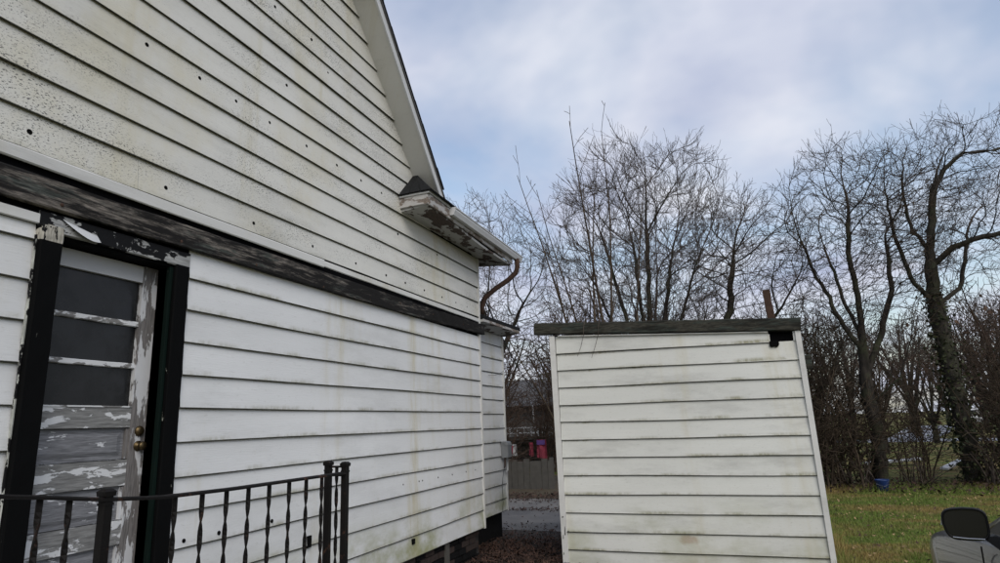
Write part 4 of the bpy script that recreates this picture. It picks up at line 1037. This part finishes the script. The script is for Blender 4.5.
for i, x, y, sc, lf in ((4, -6.75, 16.6, 1, None), (4, -7.6, 17.6, 1.1, None), (0, -7.3, 15.5, 1, None), (4, -8.0, 19.8, 1.25, None), (4, -6.3, 21.3, 1.0, None), (4, -5.9, 22.6, .9, None), (4, -5.3, 33, 1.6, None), (4, -8.5, 34, 1.8, None), (2, -3.4, 17.2, .9, None)):
    place_shrub(i, x, y, sc, lab, grp, lf)
# far trees: three shapes copied
def far_tree(seed, h, mats):
    T = Tree(seed); P = mk(dens=[1.7, 2.3, 3.0, 3.5], ang=[40, 42, 44, 44], rat=[.6, .5, .5, .5], lmax=[3.5, 2, 1.1, .6], up=[.03, .05, .05, .05], max=3, rmin=.012, taper=.3)
    T.put(0, [V3(0, 0, 0), V3(0, 0, h * .15), V3(.05, 0, h * .3)], [.2, .17, .14])
    for i in range(9):
        a = T.r.uniform(0, 6.28); s_ = T.r.uniform(.1, .8); T.grow(V3(0, 0, h * T.r.uniform(.15, .3)), V3(math.cos(a) * s_, math.sin(a) * s_, 1), h * T.r.uniform(.5, .7), .08, 0, P)
    sd = [6, 4, 3, 3]
    return T.mesh('trunk', [0], mats[0], sd), T.mesh('crown', [1, 2, 3], mats[1], sd)
FT = [far_tree(201, 7.5, ('barkA', 'twig')), far_tree(202, 6.5, ('barkA', 'twigR')), far_tree(203, 8.5, ('barkA', 'twig'))]
FL = leafmass(9, 1500, 6.0, 1.5, 'russet', .10)
f_rg = random.Random(5)
def place_far(i, x, y, sc, label, group, leaf=False):
    t = thing('far_tree', (x, y, 0), label, 'tree', group)
    for nm, me in zip(('trunk', 'crown'), FT[i]):
        o = bpy.data.objects.new(nm, me); COL.objects.link(o); o.parent = t
    if leaf:
        o = bpy.data.objects.new('leaves', FL); COL.objects.link(o); o.parent = t; o['kind'] = 'stuff'
    t.rotation_euler = (0, 0, f_rg.uniform(0, 6.28)); t.scale = (sc,) * 3
for i, x, y, sc in ((1, -9.5, 24, 1.0), (0, -5.5, 25, .9), (2, -3.2, 23, .75), (1, -7.5, 29, 1.1), (0, .8, 24, .7), (2, 2.2, 27, .7), (1, 5.0, 29, .7), (0, 8.2, 27, .75), (2, 10, 32, .8), (1, 12.5, 31, .85), (0, 3.5, 36, .8), (1, 8.6, 37, .75), (1, 11, 41, .9), (1, 14.5, 50, 1.0), (2, 9.8, 46, .9), (1, 17, 57, 1.1), (1, 12.2, 70, 1.2), (1, 20, 80, 1.4), (2, 15, 40, 1), (1, 19, 44, 1.1), (0, 7, 50, 1.2), (2, -4, 45, 1.2), (1, 1, 60, 1.3), (0, 13, 62, 1.4), (2, 22, 64, 1.4), (1, 29, 66, 1.4), (0, -10, 48, 1.2)):
    place_far(i, x, y, sc, 'distant bare tree seen left of the shed' if x < -3.5 * y / 18 + 1.2 else 'distant bare tree seen above the shed beam' if x < .09 * y else 'distant bare tree seen through the thicket right of the shed', 'distant bare trees')
for x, y, sc in ((9.6, 24.5, .85), (11.2, 27.5, 1.0)):
    place_far(1, x, y, sc, 'russet leafed tree at right edge behind the ivy clad trunk', 'russet trees at the right edge', True)

# ------------------------------------------------------------------ things in the distance
fn = thing('board_fence', (-6.2, 16.0, 0), 'weathered grey board fence beyond the driveway', 'fence')
pl = MB().box((-.075, -.011, 0), (.075, .011, 1)); me_p = bpy.data.meshes.new('board'); me_p.from_pydata(pl.v, [], pl.f); me_p.materials.append(MAT['fence_wood'])
for i in range(20):
    x = -7.6 + i * .158
    if i in (9,): continue
    o = bpy.data.objects.new('board', me_p); COL.objects.link(o); adopt(o, fn); o.location = (x, 15.9 + rnd.uniform(-.004, .004), -.02); o.scale = (1, 1, .70 + rnd.uniform(-.06, .05)); o.rotation_euler = (0, rnd.uniform(-.02, .02), 0)
for z in (.15, .50): MB().box((-7.7, 15.925, z), (-4.5, 15.965, z + .08)).build('rail', 'fence_wood', fn)
for x in (-7.6, -5.9, -4.65): MB().box((x, 15.967, -.1), (x + .09, 16.06, .74)).build('post', 'fence_wood', fn)
# neighbour house with deck
nb = thing('neighbour_house', (-8, 27, 0), 'dark roofed neighbour house with white deck railing behind the fence', 'house')
MB().box((-14, 26.2, 0), (-5.6, 32, 2.4)).build('wall', plain('nb_wall', (.13, .12, .11), .9), nb)
m = MB(); m.add([(-14.3, 25.7, 2.3), (-5.2, 25.7, 2.3), (-5.2, 29, 3.6), (-14.3, 29, 3.6), (-14.3, 32.4, 2.3), (-5.2, 32.4, 2.3)], [(0, 1, 2, 3), (3, 2, 5, 4), (1, 5, 2), (0, 3, 4), (0, 4, 5, 1)]); m.build('roof', plain('nb_roof', (.095, .095, .098), .9), nb)
MB().box((-12, 23.5, 1.0), (-6.0, 26.15, 1.12)).build('deck', 'fence_wood', nb)
for z in (1.42, 1.22): MB().box((-12, 23.48, z), (-6.0, 23.55, z + .05)).build('deck_rail', 'far_white', nb)
for i in range(22): MB().box((-12 + i * .28, 23.5, 1.12), (-11.96 + i * .28, 23.54, 1.46)).build('deck_baluster', 'far_white', nb)
for x in (-12, -9, -6.1): MB().box((x, 23.56, 0), (x + .1, 23.66, 1.0)).build('deck_post', 'fence_wood', nb)
MB().tube([(-7.35, 23.4, 1.45), (-7.35, 23.4, 2.25)], .03, 6).build('white_post', 'far_white', nb)
for x, y, z, w_, h_, mt, lab in ((-5.72, 18.4, .62, .30, .50, 'red', 'red cloth hanging below the deck railing beside the shed edge'), (-6.02, 18.6, .68, .14, .36, 'red', 'narrow red cloth left of the wider red cloth'), (-6.62, 18.6, .70, .22, .30, 'far_white', 'pink and white cloth low beside the house corner')):
    m = MB(); vs = []; n = 6
    for i in range(n + 1):
        f = i / n
        for g_ in (0, .5, 1): vs.append((x + w_ * f, y + .04 * math.sin(f * 9 + g_ * 2), z + h_ * g_ - .05 * f * (1 - g_)))
    m.add(vs, [(i * 3 + j, (i + 1) * 3 + j, (i + 1) * 3 + j + 1, i * 3 + j + 1) for i in range(n) for j in range(2)])
    o = tag(m.build('hanging_cloth', mt), lab, 'cloth'); md = o.modifiers.new('thick', 'SOLIDIFY'); md.thickness = .006
    if mt == 'red' and w_ > .2: MB().box((x + .02, y - .035, z + h_ * .72), (x + w_ - .04, y - .028 + .02, z + h_ * .98)).build('purple_patch', 'purple', o)
    if mt == 'far_white': MB().hexa([(x, y - .06, z), (x + .10, y - .06, z + .02), (x + .10, y - .05, z + .02), (x, y - .05, z), (x + .05, y - .06, z + h_), (x + .13, y - .06, z + h_ * .8), (x + .13, y - .05, z + h_ * .8), (x + .05, y - .05, z + h_)]).build('red_stripe', 'red', o)
cl = tag(MB().tube([(-7.4, 18.5, 1.10), (-6.4, 18.5, 1.03), (-5.3, 18.4, 1.13), (-4.2, 18.4, 1.2)], .006, 5).build('clothes_line', 'wire'), 'thin line carrying the red cloths', 'line')
# blue bucket, pale junk behind the thicket, far houses and a car
bk = thing('blue_bucket', (2.52, 15.55, 0), 'small dark blue plastic bucket at the thicket edge', 'bucket')
MB().lathe((2.52, 15.55, 0), (0, 0, 1), [(0, .09), (.005, .10), (.20, .125), (.215, .135), (.23, .135), (.225, .122), (.03, .098)], 20).build('body', 'bucket', bk, smooth=True)
MB().tube([(2.385, 15.55, .21), (2.40, 15.47, .15), (2.52, 15.42, .10), (2.64, 15.47, .15), (2.655, 15.55, .21)], .004, 5).build('handle', 'chrome', bk)
for (x, y, L, w_, rz, zt, lab) in ((4.0, 22.8, 1.6, .5, .1, .12, 'flat pale sheet lying behind the thicket, further left'), (5.3, 21.0, 1.3, .22, .75, .3, 'tilted pale plank lying behind the thicket, nearer the ivy tree'), (1.35, 18.7, .5, .35, .3, .4, 'small pale panel just right of the shed low in the thicket')):
    m = MB(); c, s_ = math.cos(rz), math.sin(rz); p = []
    for zz_ in (0, .05):
        for u, v in ((-L / 2, -w_ / 2), (L / 2, -w_ / 2), (L / 2, w_ / 2), (-L / 2, w_ / 2)): p.append((x + u * c - v * s_, y + u * s_ + v * c, .03 + zz_ + (u / L + .5) * zt))
    m.hexa(p); tag(m.build('scrap_panel', 'far_white'), lab, 'panel')
for x, y, w_, d, h, lab in ((40, 104, 11, 8, 2.8, 'low grey house in the far right distance'),):
    hh = thing('far_house', (x, y, 0), lab, 'house')
    MB().box((x - w_ / 2, y, 0), (x + w_ / 2, y + d, h)).build('wall', 'far_grey', hh)
    MB().add([(x - w_ / 2 - .3, y - .4, h), (x + w_ / 2 + .3, y - .4, h), (x + w_ / 2 + .3, y + d / 2, h + 2), (x - w_ / 2 - .3, y + d / 2, h + 2), (x - w_ / 2 - .3, y + d + .4, h), (x + w_ / 2 + .3, y + d + .4, h)], [(0, 1, 2, 3), (3, 2, 5, 4), (1, 5, 2), (0, 3, 4), (0, 4, 5, 1)]).build('roof', 'shingle', hh)
    for k in range(3): MB().box((x - w_ / 3 + k * w_ / 3 - .5, y - .03, 1), (x - w_ / 3 + k * w_ / 3 + .5, y + .02, 2)).build('window', 'carglass', hh)
fc = thing('far_car', (21, 73, 0), 'tiny white car parked far away behind the ivy clad tree', 'car')
MB().hexa([(19, 72, .3), (23.2, 72, .3), (23.2, 73.7, .3), (19, 73.7, .3), (19.1, 72.05, .9), (23.1, 72.05, .85), (23.1, 73.65, .85), (19.1, 73.65, .9)]).build('body', 'far_white', fc)
MB().hexa([(19.7, 72.1, .88), (22.3, 72.1, .88), (22.3, 73.6, .88), (19.7, 73.6, .88), (20.2, 72.25, 1.4), (21.8, 72.25, 1.4), (21.8, 73.45, 1.4), (20.2, 73.45, 1.4)]).build('cabin', 'carglass', fc)
for x in (19.8, 22.3): MB().lathe((x, 71.96, .32), (0, 1, 0), [(0, .32), (.2, .32)], 16).build('wheel', 'tyre', fc)
up = thing('utility_pole', (-9.2, 33, 0), 'far wooden utility pole behind the neighbour house', 'pole')
MB().tube([(-9.2, 33, 0), (-9.2, 33, 4.6)], [.13, .1], 8).build('shaft', 'fence_wood', up); MB().box((-9.9, 32.95, 4.05), (-8.5, 33.05, 4.15)).build('cross_arm', 'fence_wood', up)

# ------------------------------------------------------------------ car at the right
car = thing('parked_car', (2.0, 3.0, 0), 'dark navy car cut off by the right edge, mirror folded out', 'car')
CX = 1.985
stn = [(5.52, .30, .60, .66), (5.44, .22, .74, .84), (5.26, .20, .83, .93), (4.95, .20, .88, .95), (4.55, .20, .925, .95), (4.15, .20, .97, .945), (3.80, .20, .985, .94), (3.2, .20, .99, .94), (2.4, .20, 1.0, .94), (1.6, .20, 1.01, .93), (1.1, .22, 1.01, .90), (.85, .30, .96, .82), (.78, .36, .86, .72)]
m = MB(); vs = []
half = [(0, 1.0, .025), (.45, 1.0, .02), (.80, 1.0, .0), (.925, .985, -.01), (.985, .93, 0), (1.0, .82, 0), (.995, .6, 0), (.985, .35, 0), (.96, .12, 0), (.88, 0, 0)]
for y, zb, zt, hw in stn:
    row = []
    for u, f, dz in half: row.append((CX + hw * u, y, zb + (zt - zb) * f + dz))
    vs += [(2 * CX - x, y_, z) for x, y_, z in row[:0:-1]] + row
k = 2 * len(half) - 1
m.add(vs, [(i * k + j, i * k + j + 1, (i + 1) * k + j + 1, (i + 1) * k + j) for i in range(len(stn) - 1) for j in range(k - 1)] + [tuple(range(k)), tuple((len(stn) - 1) * k + j for j in range(k - 1, -1, -1))])
body = m.build('body', 'carpaint', car, True)
md = body.modifiers.new('s', 'SUBSURF'); md.levels = 2; md.render_levels = 2
# greenhouse
m = MB(); vs = []; gs = [(4.22, .96, .80), (3.95, 1.09, .80), (3.55, 1.30, .76), (3.2, 1.44, .70), (2.6, 1.50, .69), (1.9, 1.48, .69), (1.4, 1.40, .70), (1.0, 1.02, .76)]
for y, zt, hw in gs:
    zb = .95; f = (zt - zb) / .55; wt_ = .84 - .24 * max(0, f)
    row = [(CX, zt + .015), (CX + wt_ * .6, zt + .01), (CX + wt_ * .93, zt - .012), (CX + wt_, zt - .04 * max(.2, f)), (CX + .845, zb - .01)]
    vs += [(2 * CX - x, y, z) for x, z in row[:0:-1]] + [(x, y, z) for x, z in row]
k = 9
m.add(vs, [(i * k + j, i * k + j + 1, (i + 1) * k + j + 1, (i + 1) * k + j) for i in range(len(gs) - 1) for j in range(k - 1)])
m.build('windows', 'carglass', car, True)
for sx in (-1, 1):
    MB().tube([(CX + sx * .845, 4.24, .955), (CX + sx * .79, 3.95, 1.09), (CX + sx * .70, 3.55, 1.28), (CX + sx * .635, 3.2, 1.41), (CX + sx * .61, 2.6, 1.47), (CX + sx * .61, 1.9, 1.45), (CX + sx * .65, 1.4, 1.36), (CX + sx * .83, .98, .97)], .028, 8).build('roof_rail', 'carpaint', car, True)
    MB().tube([(CX + sx * .852, 4.20, .962), (CX + sx * .860, 3.6, .975), (CX + sx * .860, 2.2, .985), (CX + sx * .84, 1.1, .985)], .012, 6).build('belt_moulding', 'chrome', car, True)
    MB().tube([(CX + sx * .85, 3.90, .97), (CX + sx * .79, 3.72, 1.18)], .014, 6).build('quarter_divider', 'carblack', car, True)
    MB().hexa([(CX + sx * .62, 5.21, .60), (CX + sx * .82, 5.07, .60), (CX + sx * .80, 5.02, .60), (CX + sx * .60, 5.16, .60), (CX + sx * .64, 5.19, .69), (CX + sx * .83, 5.04, .71), (CX + sx * .81, 5.0, .71), (CX + sx * .62, 5.15, .69)]).build('headlight', 'lamp', car)
    for y in (4.5, 1.65):
        w_ = MB().lathe((CX + sx * .70, y, .33), (sx, 0, 0), [(0, .2), (0, .31), (.02, .33), (.18, .33), (.205, .31), (.205, .22)], 28).build('wheel', 'tyre', car, True)
        MB().lathe((CX + sx * .87, y, .33), (sx, 0, 0), [(0, .22), (.03, .21), (.02, .08), (.035, .06)], 20).build('rim', 'chrome', w_)
MB().lathe((CX - .88, 4.60, .80), (-.9, .3, .2), [(0, .02), (.01, .018), (.014, .008)], 10).build('marker_lamp', 'lamp', car)
MB().tube([(CX - .953, 3.98, .93), (CX - .957, 3.98, .60), (CX - .945, 3.99, .35)], .004, 5).build('door_seam', 'carblack', car)
MB().tube([(CX - .80, 5.20, .845), (CX - .83, 4.9, .895), (CX - .82, 4.5, .935), (CX - .78, 4.22, .975)], .004, 5).build('hood_seam', 'carblack', car)
MB().hexa([(CX - .865, 4.22, .955), (CX - .86, 3.86, .965), (CX - .84, 3.86, .965), (CX - .845, 4.22, .955), (CX - .825, 4.0, 1.075), (CX - .815, 3.86, 1.10), (CX - .795, 3.86, 1.10), (CX - .805, 4.0, 1.075)]).build('mirror_sail', 'carblack', car)
# door mirror, left
mc = Vector((.950, 3.85, 1.052))
def rr_prof(w0, h0, n=28, p=4.0):
    out = []
    for i in range(n):
        q = 2 * math.pi * i / n; c, s_ = math.cos(q), math.sin(q)
        u = math.copysign(abs(c) ** (2 / p), c) * w0; v = math.copysign(abs(s_) ** (2 / p), s_) * h0
        if u < 0 and v < 0: u *= 1 - .16 * (-v / h0)           # lower outer corner cut in
        if u < 0 and v > 0: v *= 1 - .10 * (-u / w0)
        out.append((u, v))
    return out
# axes of the mirror head: across (ma), up (mb), back towards the driver (mn)
mn = Vector((-.20, -.97, .02)).normalized(); ma = Vector((0, 0, 1)).cross(mn).normalized() * 1.0; mb = mn.cross(ma).normalized()
if ma.x < 0: ma = -ma
rings = [(.0, 1.0, 1.0), (-.012, 1.03, 1.03), (-.05, 1.0, 1.0), (-.09, .86, .86), (-.12, .6, .6), (-.13, .2, .2)]
m = MB(); vs = []; pr = rr_prof(.092, .0745)
inner = [(.0, .93, .91), (-.012, .92, .90)]
allr = [(-.010, .02, .02), (-.010, .92, .90), (.002, .94, .92)] + rings
for o_, a, b in allr:
    for u, v in pr: vs.append(mc + ma * u * a + mb * v * b + mn * o_)
n = len(pr)
m.add(vs, [(i * n + j, i * n + (j + 1) % n, (i + 1) * n + (j + 1) % n, (i + 1) * n + j) for i in range(len(allr) - 1) for j in range(n)] + [tuple((len(allr) - 1) * n + j for j in range(n))])
mir = m.build('door_mirror', 'carblack', car, True)
m = MB(); vs = [mc + ma * u * .91 + mb * v * .89 + mn * -.004 for u, v in pr]; m.add(vs, [tuple(range(n))]); m.build('mirror_glass', 'mirror', mir)
m = MB().tube([mc + ma * -.058 + mb * -.062 + mn * .003, mc + ma * .0 + mb * -.066 + mn * .004, mc + ma * .068 + mb * -.066 + mn * .003], .0035, 6); m.build('lower_lip', 'chrome', mir)
m = MB().tube([mc + ma * -.083 + mb * .03 + mn * -.03, mc + ma * -.090 + mb * -.012 + mn * -.035], .009, 6); m.build('turn_signal', 'lamp', mir)
MB().hexa([mc + ma * .06 + mb * -.062 + mn * -.02, mc + ma * .11 + mb * -.05 + mn * -.02, mc + ma * .11 + mb * -.05 + mn * -.09, mc + ma * .06 + mb * -.062 + mn * -.09,
           mc + ma * .16 + mb * -.15 + mn * -.01, mc + ma * .24 + mb * -.12 + mn * -.01, mc + ma * .24 + mb * -.12 + mn * -.11, mc + ma * .16 + mb * -.15 + mn * -.11]).build('mirror_arm', 'carblack', mir)

scene.render.engine = 'CYCLES'
print('TREES', tree_stats)
